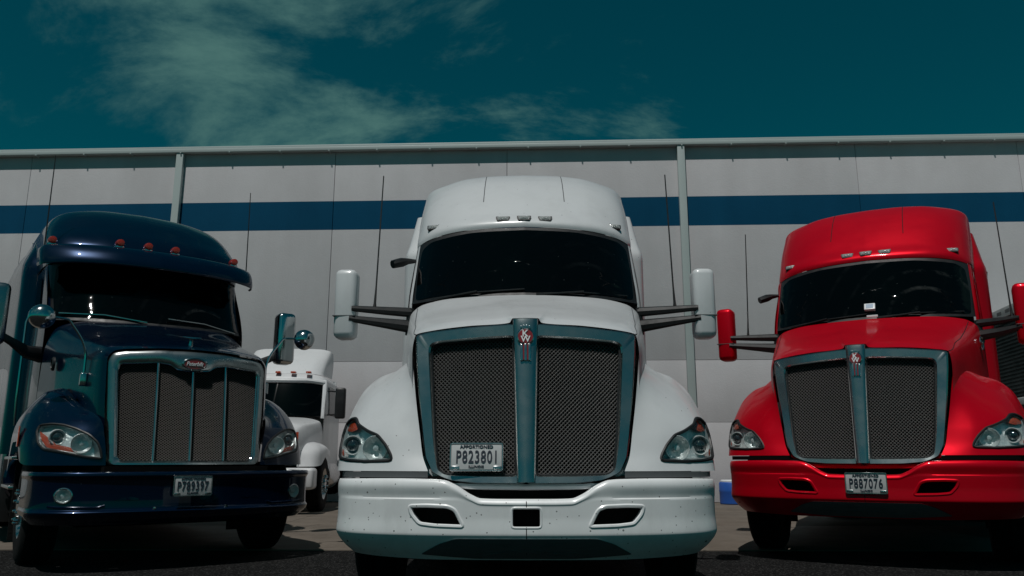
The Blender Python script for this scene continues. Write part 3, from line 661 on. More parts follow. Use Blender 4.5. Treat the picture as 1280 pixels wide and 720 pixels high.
    rf = [
        [(0, 2.34, 3.062), (0.3, 2.365, 3.058), (0.6, 2.425, 3.044), (0.85, 2.54, 3.018), (0.985, 2.655, 2.990), (1.04, 2.75, 2.97), (1.07, 3.0, 2.95), (1.10, 4.0, 2.95), (1.12, 5.3, 2.95)],
        [(0, 2.335, 3.085), (0.3, 2.36, 3.08), (0.6, 2.42, 3.068), (0.85, 2.535, 3.042), (0.99, 2.66, 3.012), (1.05, 2.76, 2.99), (1.08, 3.0, 2.98), (1.11, 4.0, 2.98), (1.13, 5.3, 2.98)],
        [(0, 2.48, 3.25), (0.3, 2.505, 3.247), (0.6, 2.56, 3.238), (0.85, 2.67, 3.215), (1.00, 2.80, 3.185), (1.065, 2.94, 3.16), (1.095, 3.2, 3.15), (1.12, 4.0, 3.15), (1.14, 5.3, 3.15)],
        [(0, 2.76, 3.53), (0.3, 2.78, 3.527), (0.6, 2.83, 3.515), (0.85, 2.93, 3.49), (1.01, 3.06, 3.455), (1.08, 3.22, 3.42), (1.11, 3.45, 3.40), (1.13, 4.1, 3.40), (1.145, 5.3, 3.40)],
        [(0, 3.10, 3.80), (0.3, 3.115, 3.797), (0.6, 3.16, 3.78), (0.85, 3.25, 3.745), (1.01, 3.37, 3.70), (1.085, 3.52, 3.66), (1.115, 3.75, 3.63), (1.135, 4.3, 3.63), (1.15, 5.3, 3.63)],
        [(0, 3.42, 3.965), (0.3, 3.43, 3.96), (0.6, 3.46, 3.94), (0.85, 3.54, 3.895), (1.02, 3.64, 3.86), (1.095, 3.77, 3.825), (1.12, 3.98, 3.80), (1.135, 4.4, 3.80), (1.145, 5.3, 3.80)],
        [(0, 3.75, 4.035), (0.3, 3.755, 4.03), (0.6, 3.78, 4.005), (0.87, 3.83, 3.965), (1.01, 3.90, 3.925), (1.075, 4.0, 3.89), (1.09, 4.15, 3.875), (1.10, 4.5, 3.875), (1.11, 5.3, 3.875)],
        [(0, 5.3, 4.06), (0.3, 5.3, 4.055), (0.6, 5.3, 4.03), (0.85, 5.3, 3.975), (0.95, 5.3, 3.93), (0.98, 5.3, 3.91), (1.0, 5.3, 3.90), (1.01, 5.3, 3.90), (1.02, 5.3, 3.90)],
    ]
    RG = grid(rf, 0.03, 0.03)
    roof = MB().grid(RG).build('roof_fairing', paint, t, sharp=60)
    rs = Surf(RG[:, : int(RG.shape[1] * 0.5)])
    for sgn in (-1, 1):
        MB().tube([(sgn * (0.40 + 0.02 * k), rs(0.40 + 0.02 * k, z) - 0.0005, z) for k, z in enumerate(np.linspace(4.0, 3.42, 14)[:14] ) for k in [(4.0 - z) * 0.0]], 0.0042, 5).build('roof_seam', M['grey'] if paint is M['white'] else M['black'], roof)
    for x in (-0.885, -0.2, 0.0, 0.2, 0.885):
        z = 3.15 if abs(x) < 0.5 else 3.135
        marker(t, x, rs(x, z) - 0.002, z, M['clearlens'], 0.115, 0.05, math.copysign(0.35, x) if abs(x) > 0.5 else 0.0)
    side = [[(1.06, 2.24, 1.0), (1.075, 2.45, 1.0), (1.09, 3.0, 1.0), (1.10, 3.6, 1.0)], [(1.06, 2.24, 1.6), (1.08, 2.45, 1.6), (1.095, 3.0, 1.6), (1.105, 3.6, 1.6)],
            [(1.06, 2.24, 2.2), (1.076, 2.45, 2.24), (1.09, 3.0, 2.24), (1.10, 3.6, 2.24)], [(1.06, 2.80, 2.97), (1.067, 2.95, 2.97), (1.075, 3.2, 2.97), (1.085, 3.6, 2.97)]]
    MB().grid(grid(side, 0.08, 0.1)).build('door', paint, t)
    wn = MB()
    for sgn in (-1, 1):
        wn.add([(sgn*1.094, 2.52, 2.30), (sgn*1.104, 3.25, 2.30), (sgn*1.09, 3.25, 2.86), (sgn*1.084, 2.90, 2.86)], [(0, 1, 2, 3)])
    wn.build('side_window', M['glass'], t, sharp=0)
    # sleeper walls with flared side extenders
    sl = [[(1.09, 3.42, z), (1.20, 3.50, z), (1.235, 3.66, z), (1.25, 4.6, z), (1.27, 5.1, z), (1.31, 5.75, z)] for z in (0.9, 1.6, 2.9, 3.06)] + [[(1.09, 3.52, 3.22), (1.18, 3.60, 3.22), (1.21, 3.76, 3.22), (1.23, 4.6, 3.22), (1.25, 5.1, 3.22), (1.29, 5.72, 3.22)], [(1.09, 3.75, 3.60), (1.13, 3.80, 3.60), (1.15, 3.95, 3.60), (1.17, 4.7, 3.62), (1.20, 5.15, 3.60), (1.23, 5.6, 3.56)]]
    sl = [[(x + (wide if j else 0), y, z) for j, (x, y, z) in enumerate(r_)] for r_ in sl]
    MB().grid(grid(sl, 0.06, 0.06)).build('sleeper_side', paint, t)
    for sgn in (-1, 1): MB().tube([(sgn*(1.213+wide), 3.60, 3.065), (sgn*(1.238+wide), 3.70, 3.062), (sgn*(1.252+wide), 4.6, 3.06), (sgn*(1.312+wide), 5.74, 3.06)], 0.007, 5).build('sleeper_seam', M['void'], t)
    MB().box(-1.08, 1.08, 5.28, 5.32, 0.9, 3.88).build('sleeper_back', paint, t)
    MB().box(-1.0, 1.0, 2.75, 5.25, 0.95, 2.9).build('cab_interior', M['void'], t, sharp=0)
    # seams, handles and the look-down mirror
    for sgn in (-1, 1):
        MB().tube([(sgn*1.101, 3.56, 1.05), (sgn*1.106, 3.56, 1.6), (sgn*1.102, 3.56, 2.25), (sgn*1.088, 3.57, 2.93)], 0.006, 5).build('door_seam', M['void'], t)
    pod = MB().tube([(-1.05, 2.62, 2.80), (-1.12, 2.58, 2.79), (-1.17, 2.52, 2.765), (-1.25, 2.46, 2.73)], [0.018, 0.03, 0.045, 0.04], 8)
    pod.build('lookdown_mirror', M['black'], t)
    # mirrors and arms
    for sgn in (-1, 1):
        mx = mxr if sgn > 0 else 1.605
        sh = MB().box(-0.098, 0.098, -0.11, 0.11, -0.315, 0.315, 0.055)
        sh.v = [(x * (1 + 0.04 * z) , y + 0.06 * (x * sgn) , z) for x, y, z in sh.v]
        m = sh.build('mirror', paint, t); m.location = (sgn * mx, 2.18, 2.285); m.rotation_euler = (0, 0, 0)
        MB().box(-0.08, 0.08, 0.108, 0.116, -0.28, 0.28).build('mirror_glass', M['mirrorglass'], m, sharp=0)
        MB().box(-0.1, 0.1, -0.113, 0.112, -0.118, -0.112).build('mirror_seam', M['grey'], m, sharp=0)
        a = MB().tube([(sgn*1.03, 2.24, 2.225), (sgn*1.25, 2.17, 2.228), (sgn*(mx-0.065), 2.08, 2.235)], [0.045, 0.038, 0.026], 8, flat=0.8)
        a.tube([(sgn*1.03, 2.24, 2.095), (sgn*1.25, 2.17, 2.115), (sgn*(mx-0.045), 2.08, 2.145)], [0.06, 0.046, 0.028], 8, flat=0.8)
        a.tube([(sgn*1.03, 2.25, 2.26), (sgn*1.03, 2.25, 2.02)], [0.04, 0.05], 8)
        ar = a.build('mirror_arm', M['black'], t)
        MB().tube([(sgn*1.345, 2.14, 2.25), (sgn*1.343, 2.14, 2.29), (sgn*1.34, 2.16, 2.45), (sgn*1.315, 2.2, 3.52)], [0.018, 0.012, 0.0075, 0.0055], 6).build('antenna', M['black'], t)
    wi = MB()
    for x0, x1 in ((0.10, 0.92), (-0.82, 0.0)):
        wi.tube([(x0, wp(x0, 2.31) - 0.03, 2.305), ((x0+x1)/2, wp((x0+x1)/2, 2.33) - 0.03, 2.33), (x1, wp(x1, 2.35) - 0.02, 2.35)], 0.008, 6)
        wi.tube([(x0, wp(x0, 2.31) - 0.05, 2.29), ((x0+x1)/2, wp((x0+x1)/2, 2.33) - 0.045, 2.335)], 0.010, 6)
    wi.build('wiper', M['black'], t)
    if toll_box:
        bx = MB().box(-0.055, 0.055, -0.02, 0.02, -0.045, 0.045, 0.006).build('toll_box', M['sticker'], t); bx.location = (0.03, wp(0.03, 2.44) - 0.03, 2.43); bx.rotation_euler = (R(-35), 0, 0)
        MB().box(-0.036, 0.036, -0.0225, -0.019, -0.028, 0.030).build('toll_box_face', M['stickerblue'], bx)
        MB().box(-0.05, 0.06, -0.01, 0.01, -0.012, 0.012, 0.003).build('sticker', M['sticker'], t).location = (0.05, 1.765, 2.315)
        for sgn in (1,):
            e = MB().lathe([(0.075, 0), (0.075, 0.008), (0.062, 0.011), (0.060, 0.006), (0, 0.006)], 24, Matrix.Rotation(R(90), 4, 'Y'), cap=False)
            s_ = e.build('side_emblem', M['chrome'], t); s_.location = (sgn * 1.035, 1.95, 1.98); s_.rotation_euler = (0, 0, R(-12))
            lettering('KW', 0.075, s_, M['chrome'], (0.010, 0, 0), (0, 0, R(90)))
    if plate:
        if plate_on_grille: licence_plate(t, plate, (-0.305, gy(-0.305, 0.93) - 0.045, 0.935), -math.atan(0.205))
        else: licence_plate(t, plate, (0.02, -0.012, 0.585 + 0.035), 0.0)
    chassis(t, lift / scale, tank=paint)
    return t

# ------------------------------------------------------------------ the blue truck
def visor_truck(name, label, loc, rz, paint, plate, grp=None):
    t = thing(name, label, 'truck', (loc[0], loc[1], 0), rz, 1.0, grp)
    X = [0, 0.3, 0.6, 0.85, 1.04, 1.15, 1.205, 1.225, 1.23]; Y = [0, 0.008, 0.04, 0.10, 0.19, 0.29, 0.40, 0.55, 0.9]
    rows = []
    for k in range(10):
        dz, z, sh = [(0.10, 0.812, 0.03), (0.02, 0.818, 0.01), (0.004, 0.806, 0.003), (0.0, 0.785, 0), (0.022, 0.755, 0.01), (0.026, 0.62, 0.012), (0.022, 0.515, 0.01), (-0.004, 0.490, 0), (0.004, 0.470, 0.004), (0.09, 0.385, 0.09)][k]
        rows.append([(x - max(0, x - 0.5) * sh, y + dz, z) for x, y in zip(X, Y)])
    G = grid(rows, 0.012, 0.012); bs = Surf(G)
    fog = smooth_poly([(0.98 + 0.062 * math.cos(a), 0.625 + 0.062 * math.sin(a)) for a in np.linspace(0, 2 * math.pi, 24, endpoint=False)], 0.01, True, 1)
    bump = MB().grid(G, [fog]).build('bumper', paint, t)
    for sgn in (-1, 1):
        q = fog * np.array([sgn, 1]); y0 = bs(0.98, 0.625)
        f = MB().rim(q, bs, -0.003, 0.08, 0.15).tube([(x, bs(x, z), z) for x, z in q], 0.007, 6, True).build('fog_light', M['chrome'], t)
        ax = Matrix.Translation((sgn * 0.98, y0 + 0.03, 0.625)) @ Matrix.Rotation(R(90), 4, 'X')
        MB().lathe([(0.056, 0.02), (0.045, 0.0), (0.02, -0.02), (0.018, 0.012), (0, 0.014)], 24, ax, cap=False).build('reflector', M['lampbowl'], f)
        MB().lathe([(0.058, 0.025), (0.04, 0.034), (0, 0.04)], 20, ax, cap=False).build('lens_cover', M['clear'], f)
        pts = [(sgn * x, bs(x, z) - 0.001, z) for x, z in [(1.08, 0.54), (1.0, 0.532), (0.9, 0.530), (0.74, 0.528), (0.68, 0.545)]]
        MB().tube(pch(pts, 0.03), 0.010, 6).build('bumper_ledge', paint, bump)
        MB().lathe([(0.016, 0), (0.014, 0.006), (0, 0.008)], 10, Matrix.Translation((sgn * 0.30, bs(0.3, 0.51), 0.512)) @ Matrix.Rotation(R(90), 4, 'X')).build('bolt', M['chrome'], bump)
        tow = smooth_poly([(sgn*0.42, 0.585), (sgn*0.62, 0.585), (sgn*0.60, 0.66), (sgn*0.45, 0.66)], 0.012, True, 3)
        MB().fill(tow, bs, 0.002, 0, 2).build('tow_cover', paint, bump)
    MB().box(-1.1, 1.1, 0.32, 0.66, 0.42, 0.80).box(-0.7, 0.7, 0.15, 0.5, 0.60, 0.86).build('bumper_backing', M['void'], bump)
    licence_plate(t, plate, (-0.01, -0.016, 0.695), 0.0)

    def gy(x, z): return 0.20 + (z - 0.87) * 0.14 + 0.26 * x * x
    outer = grille_loop([(-0.655, 0.862), (0.655, 0.862), (0.668, 0.90), (0.700, 1.40), (0.716, 1.80), (0.690, 1.872), (0.60, 1.895), (0.3, 1.918), (0, 1.925), (-0.3, 1.918), (-0.60, 1.895), (-0.690, 1.872), (-0.716, 1.80), (-0.700, 1.40), (-0.668, 0.90)], 3)
    inner = grille_loop([(-0.56, 0.905), (0.56, 0.905), (0.592, 0.94), (0.612, 1.35), (0.630, 1.72), (0.610, 1.768), (0.30, 1.792), (0.20, 1.778), (0.145, 1.735), (0, 1.722), (-0.145, 1.735), (-0.20, 1.778), (-0.30, 1.792), (-0.610, 1.768), (-0.630, 1.72), (-0.612, 1.35), (-0.592, 0.94)], 3)
    prof = [(0.0, 0.14), (0.0, 0.015), (0.10, -0.014), (0.30, -0.030), (0.70, -0.030), (0.92, -0.018), (1.0, 0.004), (1.0, 0.05)]
    sur = surround(outer, inner, gy, prof).build('grille_surround', M['satin'], t)
    MB().tube([(x, gy(x, z) + 0.0, z) for x, z in inner], 0.007, 6, True).build1('grille_edge', M['chrome'], sur)
    wire_mesh(inner, gy, 0.030, 0.0062, 0.75, 0.028).build1('grille_mesh', M['darkmesh'], t, sharp=0, kind='stuff')
    MB().fill(inner, gy, -0.07, 0, 4).build1('radiator', M['void'], t)
    for x, zt in ((-0.305, 1.79), (0.0, 1.72), (0.305, 1.79)):
        MB().tube([(x, gy(x, z) + 0.008, z) for z in np.linspace(0.90, zt, 8)], 0.013, 8).build('grille_bar', M['chrome'], t)
    ez = 1.792; em = MB()
    em.lathe([(0.075, 0), (0.075, 0.012), (0.067, 0.018), (0.064, 0.012), (0, 0.012)], 32, Matrix.Diagonal((1.55, 1, 0.76, 1)) @ Matrix.Rotation(R(90), 4, 'X'), cap=False)
    e = em.build('emblem', M['chrome'], t); e.location = (0, gy(0, ez) - 0.03, ez)
    MB().lathe([(0.063, 0.0125), (0, 0.014)], 30, Matrix.Diagonal((1.55, 1, 0.76, 1)) @ Matrix.Rotation(R(90), 4, 'X'), cap=False).build('emblem_field', M['emblemred'], e)
    lettering('Peterbilt', 0.052, e, M['sticker'], (0, -0.0155, 0.0), shear=0.3, sx=0.82, bold=0.0006)
    # hood
    def sec(y, pts): return [(x, y + dy_, z) for x, z, dy_ in pts]
    hood = [
        sec(0.33, [(0, 1.930, 0.0), (0.20, 1.926, 0.01), (0.45, 1.912, 0.04), (0.66, 1.885, 0.10), (0.718, 1.80, 0.12), (0.712, 1.45, 0.07), (0.69, 1.10, 0.02), (0.67, 0.90, 0.0)]),
        sec(0.45, [(0, 1.975, 0.0), (0.22, 1.968, 0.01), (0.48, 1.950, 0.03), (0.69, 1.912, 0.06), (0.755, 1.80, 0.07), (0.755, 1.45, 0.04), (0.745, 1.10, 0.02), (0.735, 0.90, 0.0)]),
        sec(1.00, [(0, 2.13, 0.0), (0.26, 2.12, 0.01), (0.54, 2.09, 0.03), (0.78, 2.02, 0.05), (0.85, 1.86, 0.05), (0.865, 1.45, 0.03), (0.865, 1.10, 0.0), (0.865, 0.9, 0.0)]),
        sec(1.50, [(0, 2.255, 0.0), (0.3, 2.245, 0.01), (0.60, 2.215, 0.04), (0.86, 2.13, 0.10), (0.945, 1.93, 0.12), (0.96, 1.45, 0.10), (0.96, 1.10, 0.1), (0.96, 0.9, 0.1)]),
        sec(1.93, [(0, 2.375, 0.0), (0.34, 2.375, 0.03), (0.68, 2.37, 0.11), (0.95, 2.30, 0.27), (1.04, 2.05, 0.37), (1.055, 1.45, 0.38), (1.055, 1.10, 0.38), (1.055, 0.9, 0.38)]),
    ]
    HG = grid(hood, 0.03, 0.025)
    MB().grid(HG).build('hood', paint, t, sharp=50)
    od = MB().tube([(0, 0.50, 1.975), (0, 0.495, 2.03), (0, 0.475, 2.055)], [0.022, 0.014, 0.016], 8).tube([(-0.085, 0.475, 2.062), (0, 0.465, 2.05), (0.085, 0.475, 2.062)], [0.006, 0.016, 0.006], 8)
    od.build('hood_ornament', M['chrome'], t)
    fen = [
        [(0.670, 0.285, 0.870), (0.80, 0.315, 0.870), (0.98, 0.400, 0.870), (1.13, 0.52, 0.870), (1.225, 0.66, 0.872), (1.265, 0.82, 0.90), (1.280, 1.05, 1.08), (1.280, 1.45, 1.08), (1.265, 1.95, 0.80)],
        [(0.680, 0.295, 1.00), (0.80, 0.330, 1.00), (0.98, 0.425, 1.00), (1.13, 0.555, 1.00), (1.228, 0.70, 1.00), (1.270, 0.86, 1.02), (1.288, 1.08, 1.14), (1.288, 1.45, 1.14), (1.265, 1.95, 0.95)],
        [(0.700, 0.315, 1.13), (0.81, 0.365, 1.13), (0.98, 0.475, 1.14), (1.12, 0.615, 1.15), (1.215, 0.77, 1.15), (1.260, 0.92, 1.16), (1.278, 1.12, 1.22), (1.278, 1.45, 1.22), (1.255, 1.95, 1.1)],
        [(0.720, 0.345, 1.23), (0.81, 0.440, 1.24), (0.95, 0.570, 1.27), (1.08, 0.720, 1.30), (1.17, 0.87, 1.32), (1.215, 1.00, 1.33), (1.235, 1.18, 1.35), (1.235, 1.45, 1.34), (1.215, 1.95, 1.24)],
        [(0.745, 0.420, 1.29), (0.81, 0.570, 1.32), (0.92, 0.740, 1.38), (1.02, 0.880, 1.43), (1.095, 1.00, 1.455), (1.135, 1.10, 1.465), (1.155, 1.26, 1.47), (1.150, 1.48, 1.46), (1.13, 1.95, 1.36)],
        [(0.775, 0.560, 1.33), (0.82, 0.740, 1.38), (0.89, 0.910, 1.46), (0.96, 1.040, 1.52), (1.01, 1.14, 1.545), (1.04, 1.22, 1.555), (1.06, 1.35, 1.56), (1.06, 1.55, 1.54), (1.06, 1.98, 1.44)],
        [(0.82, 0.78, 1.36), (0.845, 0.95, 1.43), (0.88, 1.10, 1.52), (0.92, 1.22, 1.575), (0.945, 1.30, 1.59), (0.96, 1.38, 1.595), (0.975, 1.48, 1.59), (0.985, 1.65, 1.57), (1.00, 2.02, 1.48)],
    ]
    FG = grid(fen, 0.0125, 0.0125); fs_ = Surf(FG[:, : int(FG.shape[1] * 0.62)])
    hl = smooth_poly([(0.685, 0.925), (0.80, 0.940), (0.90, 0.962), (1.00, 0.985), (1.105, 1.005), (1.145, 1.06), (1.155, 1.16), (1.135, 1.215), (1.05, 1.225), (0.97, 1.215), (0.88, 1.180), (0.79, 1.130), (0.725, 1.065), (0.695, 0.99)], 0.012, True, 2)
    hl = np.array([(x + 0.02, z) for x, z in hl])
    MB().grid(FG, [hl]).build('fender', paint, t, sharp=60)
    for sgn in (-1, 1):
        h = lamp_set(t, fs_, hl, (1.030, 1.110, 0.048), (0.860, 1.055, 0.085), None, [(0.87, 0.972), (1.0, 0.998), (1.10, 1.02), (1.145, 1.10), (1.15, 1.17), (1.12, 1.09), (1.05, 1.05), (0.93, 1.02)], sgn)
        MB().box(sgn * 1.287 - 0.006, sgn * 1.287 + 0.006, 0.93, 0.99, 1.03, 1.21, 0.004).build('side_marker', M['amber'], t)
    # windshield, pillars, visor, roof
    ws = [[(0, 1.95, 2.375), (0.3, 1.975, 2.375), (0.6, 2.045, 2.378), (0.85, 2.17, 2.385), (0.985, 2.29, 2.39), (1.02, 2.345, 2.40)],
          [(0, 2.16, 2.72), (0.3, 2.185, 2.72), (0.6, 2.25, 2.72), (0.85, 2.37, 2.715), (0.985, 2.49, 2.71), (1.02, 2.545, 2.71)],
          [(0, 2.40, 3.16), (0.3, 2.42, 3.155), (0.6, 2.48, 3.15), (0.85, 2.59, 3.13), (0.985, 2.70, 3.11), (1.02, 2.755, 3.10)]]
    WG = grid(ws, 0.02, 0.02); wp = Surf(WG)
    MB().grid(WG).build('windshield_seal', M['black'], t)
    wo = WG.copy(); wo[..., 1] -= 0.005; wo[..., 2] += 0.003
    glz = smooth_poly([(-0.985, 2.425), (0, 2.405), (0.985, 2.425), (1.0, 2.7), (0.985, 3.05), (0.9, 3.09), (0.0, 3.12), (-0.9, 3.09), (-0.985, 3.05), (-1.0, 2.7)], 0.025, True, 2)
    MB().fill(glz, wp, 0.007, 0, 16).build('windshield', M['glass_dusty'], t)
    pil = [[(1.018, 2.33, 2.34), (1.04, 2.36, 2.34), (1.062, 2.42, 2.33), (1.072, 2.54, 2.32)], [(1.018, 2.345, 2.40), (1.04, 2.375, 2.40), (1.06, 2.44, 2.40), (1.07, 2.55, 2.40)],
           [(1.018, 2.545, 2.71), (1.04, 2.575, 2.71), (1.06, 2.64, 2.71), (1.07, 2.75, 2.71)], [(1.016, 2.755, 3.10), (1.04, 2.785, 3.10), (1.058, 2.85, 3.10), (1.068, 2.96, 3.10)]]
    MB().grid(grid(pil, 0.06, 0.03)).build('pillar', paint, t)
    vis = [[(0, 2.06, 3.055), (0.4, 2.085, 3.052), (0.8, 2.18, 3.045), (1.04, 2.31, 3.035), (1.14, 2.42, 3.03), (1.165, 2.60, 3.04)],
           [(0, 2.05, 3.035), (0.4, 2.075, 3.032), (0.8, 2.17, 3.025), (1.05, 2.30, 3.015), (1.155, 2.42, 3.01), (1.18, 2.60, 3.02)],
           [(0, 2.045, 3.05), (0.4, 2.07, 3.047), (0.8, 2.165, 3.04), (1.05, 2.295, 3.03), (1.16, 2.42, 3.03), (1.185, 2.60, 3.04)],
           [(0, 2.09, 3.16), (0.4, 2.115, 3.157), (0.8, 2.21, 3.15), (1.055, 2.34, 3.14), (1.165, 2.46, 3.14), (1.19, 2.63, 3.15)],
           [(0, 2.19, 3.262), (0.4, 2.215, 3.26), (0.8, 2.305, 3.253), (1.05, 2.43, 3.245), (1.155, 2.54, 3.24), (1.18, 2.70, 3.24)],
           [(0, 2.24, 3.285), (0.4, 2.265, 3.283), (0.8, 2.355, 3.277), (1.04, 2.48, 3.27), (1.14, 2.58, 3.265), (1.165, 2.72, 3.262)],
           [(0, 2.50, 3.30), (0.4, 2.52, 3.30), (0.8, 2.60, 3.295), (1.03, 2.70, 3.29), (1.11, 2.76, 3.285), (1.14, 2.84, 3.28)]]
    MB().grid(grid(vis, 0.02, 0.03)).build('sun_visor', paint, t)
    rf = [
        [(0, 2.42, 3.10), (0.4, 2.44, 3.10), (0.8, 2.55, 3.10), (1.0, 2.68, 3.10), (1.06, 2.80, 3.10), (1.085, 3.1, 3.10), (1.10, 4.0, 3.10), (1.12, 5.3, 3.10)],
        [(0, 2.44, 3.30), (0.4, 2.46, 3.30), (0.8, 2.56, 3.29), (1.01, 2.69, 3.285), (1.08, 2.82, 3.28), (1.10, 3.1, 3.28), (1.12, 4.0, 3.28), (1.14, 5.3, 3.28)],
        [(0, 2.50, 3.40), (0.4, 2.52, 3.40), (0.8, 2.62, 3.39), (1.02, 2.75, 3.37), (1.09, 2.90, 3.36), (1.11, 3.15, 3.35), (1.125, 4.0, 3.35), (1.145, 5.3, 3.35)],
        [(0, 2.75, 3.63), (0.4, 2.77, 3.625), (0.8, 2.87, 3.60), (1.01, 3.00, 3.57), (1.08, 3.14, 3.54), (1.10, 3.4, 3.52), (1.12, 4.1, 3.52), (1.14, 5.3, 3.52)],
        [(0, 3.06, 3.86), (0.4, 3.08, 3.85), (0.78, 3.16, 3.815), (0.97, 3.28, 3.77), (1.04, 3.42, 3.73), (1.07, 3.65, 3.71), (1.09, 4.2, 3.71), (1.11, 5.3, 3.71)],
        [(0, 3.36, 4.00), (0.4, 3.37, 3.985), (0.74, 3.43, 3.945), (0.91, 3.52, 3.90), (0.98, 3.64, 3.865), (1.01, 3.85, 3.85), (1.03, 4.3, 3.85), (1.05, 5.3, 3.85)],
        [(0, 3.65, 4.06), (0.4, 3.65, 4.045), (0.70, 3.70, 4.00), (0.84, 3.77, 3.955), (0.90, 3.86, 3.93), (0.93, 4.0, 3.92), (0.95, 4.4, 3.92), (0.97, 5.3, 3.92)],
        [(0, 5.3, 4.08), (0.4, 5.3, 4.07), (0.7, 5.3, 4.02), (0.82, 5.3, 3.98), (0.86, 5.3, 3.96), (0.88, 5.3, 3.95), (0.9, 5.3, 3.94), (0.91, 5.3, 3.94)],
    ]
    RG = grid(rf, 0.03, 0.03); rs = Surf(RG[:, : int(RG.shape[1] * 0.45)])
    MB().grid(RG).build('roof_fairing', paint, t, sharp=60)
    for x, y, z in ((-1.06, 2.62, 3.335), (-0.41, 2.36, 3.345), (-0.11, 2.34, 3.345), (0.19, 2.345, 3.345), (0.93, 2.52, 3.345)):
        m = MB().lathe([(0.055, 0), (0.055, 0.02), (0.05, 0.024), (0, 0.024)], 20, Matrix.Translation((0, 0, -0.055)) , cap=False).build('marker_light', M['chrome'], t)
        m.location = (x, y, z)
        MB().lathe([(0.0, -0.062), (0.044, -0.055), (0.050, -0.02), (0.047, 0.04), (0.038, 0.072), (0.0, 0.082)], 18, Matrix.Rotation(R(90), 4, 'X') @ Matrix.Translation((0, 0, 0)), cap=False).build('lens', M['redlens'], m)
        m.scale = (1, 1.0, 1)
    side = [[(1.055, 2.34, 1.0), (1.075, 2.55, 1.0), (1.09, 3.0, 1.0), (1.10, 3.6, 1.0)], [(1.055, 2.34, 1.7), (1.08, 2.55, 1.7), (1.095, 3.0, 1.7), (1.105, 3.6, 1.7)],
            [(1.055, 2.34, 2.3), (1.076, 2.55, 2.34), (1.09, 3.0, 2.34), (1.10, 3.6, 2.34)], [(1.058, 2.84, 3.12), (1.067, 2.97, 3.12), (1.075, 3.2, 3.12), (1.09, 3.6, 3.12)]]
    MB().grid(grid(side, 0.08, 0.1)).build('door', paint, t)
    wn = MB()
    for sgn in (-1, 1): wn.add([(sgn*1.094, 2.64, 2.40), (sgn*1.104, 3.25, 2.40), (sgn*1.09, 3.25, 2.98), (sgn*1.084, 2.96, 2.98)], [(0, 1, 2, 3)])
    wn.build('side_window', M['glass'], t, sharp=0)
    sl = [[(1.09, 3.50, z), (1.20, 3.56, z), (1.24, 3.70, z), (1.26, 4.9, z), (1.29, 5.75, z)] for z in (0.9, 1.6, 2.9, 3.15)] + [[(1.09, 3.9, 3.62), (1.11, 4.0, 3.62), (1.13, 4.7, 3.62), (1.17, 5.15, 3.60), (1.20, 5.6, 3.56)]]
    MB().grid(grid(sl, 0.15, 0.1)).build('sleeper_side', paint, t)
    MB().box(-1.05, 1.05, 5.28, 5.32, 0.9, 3.90).build('sleeper_back', paint, t)
    MB().box(-1.0, 1.0, 2.8, 5.25, 0.95, 2.9).build('cab_interior', M['void'], t, sharp=0)
    for sgn in (-1, 1):
        MB().tube([(sgn*1.101, 3.56, 1.05), (sgn*1.107, 3.56, 1.7), (sgn*1.102, 3.56, 2.35), (sgn*1.092, 3.57, 3.05)], 0.006, 5).build('door_seam', M['void'], t)
        MB().tube([(sgn*1.135, 3.42, 1.30), (sgn*1.15, 3.40, 1.6), (sgn*1.15, 3.40, 2.5), (sgn*1.125, 3.42, 2.6)], 0.014, 8).build('grab_handle', M['chrome'], t)
        # round hood mirrors on bent brackets
        r0 = 0.112
        bl = MB().lathe([(r0, 0.0), (r0*0.98, 0.02), (r0*0.85, 0.065), (r0*0.6, 0.095), (r0*0.3, 0.108), (0, 0.112)], 32, Matrix.Rotation(R(90), 4, 'X'), cap=False)
        hm = bl.build('hood_mirror', M['chrome'], t); hm.location = (sgn * 1.235, 0.78, 2.185); hm.rotation_euler = (0, 0, R(0))
        MB().lathe([(r0*0.99, -0.004), (0, -0.012)], 28, Matrix.Rotation(R(90), 4, 'X'), cap=False).build('mirror_glass', M['mirrorglass'], hm)
        br = pch([(sgn*0.845, 0.80, 1.66), (sgn*0.845, 0.80, 1.85), (sgn*0.86, 0.80, 1.93), (sgn*0.985, 0.80, 2.14), (sgn*1.02, 0.80, 2.18), (sgn*1.14, 0.79, 2.19)], 0.04)
        MB().tube(br, 0.011, 8).build('mirror_bracket', M['chrome'], t)
        MB().box(sgn*0.845-0.03, sgn*0.845+0.03, 0.765, 0.835, 1.58, 1.70, 0.012).build('bracket_foot', M['chrome'], t)
        # door mirrors
        sh = MB().box(-0.115, 0.115, -0.11, 0.11, -0.32, 0.32, 0.06).build('mirror', M['chrome'] if sgn > 0 else M['satin'], t); sh.location = (sgn * 1.53, 2.2, 2.39)
        MB().box(-0.09, 0.09, 0.108, 0.116, -0.28, 0.28).build('mirror_glass', M['mirrorglass'], sh, sharp=0)
        MB().tube([(sgn*1.05, 2.42, 2.02), (sgn*1.2, 2.32, 2.03), (sgn*1.35, 2.25, 2.12), (sgn*1.5, 2.2, 2.2)], [0.09, 0.07, 0.045, 0.035], 8, flat=0.7).build('mirror_arm', M['black'], t)
        MB().tube([(sgn*1.13, 2.62, 3.24), (sgn*1.128, 2.66, 4.35)], [0.008, 0.005], 6).build('antenna', M['black'], t)
        MB().lathe([(0.07, 0), (0.07, 0.02), (0.055, 0.03), (0.05, 0.02), (0, 0.02)], 20, Matrix.Translation((sgn*0.99, 1.72, 1.86)) @ Matrix.Rotation(R(90 * sgn), 4, 'Y'), cap=False).build('air_intake', M['black'], t)
        for z in (0.62, 0.92): MB().box(min(sgn*0.95, sgn*1.2), max(sgn*0.95, sgn*1.2), 2.4, 3.3, z, z + 0.035, 0.008).build('cab_step', M['alu'], t)
    wi = MB()
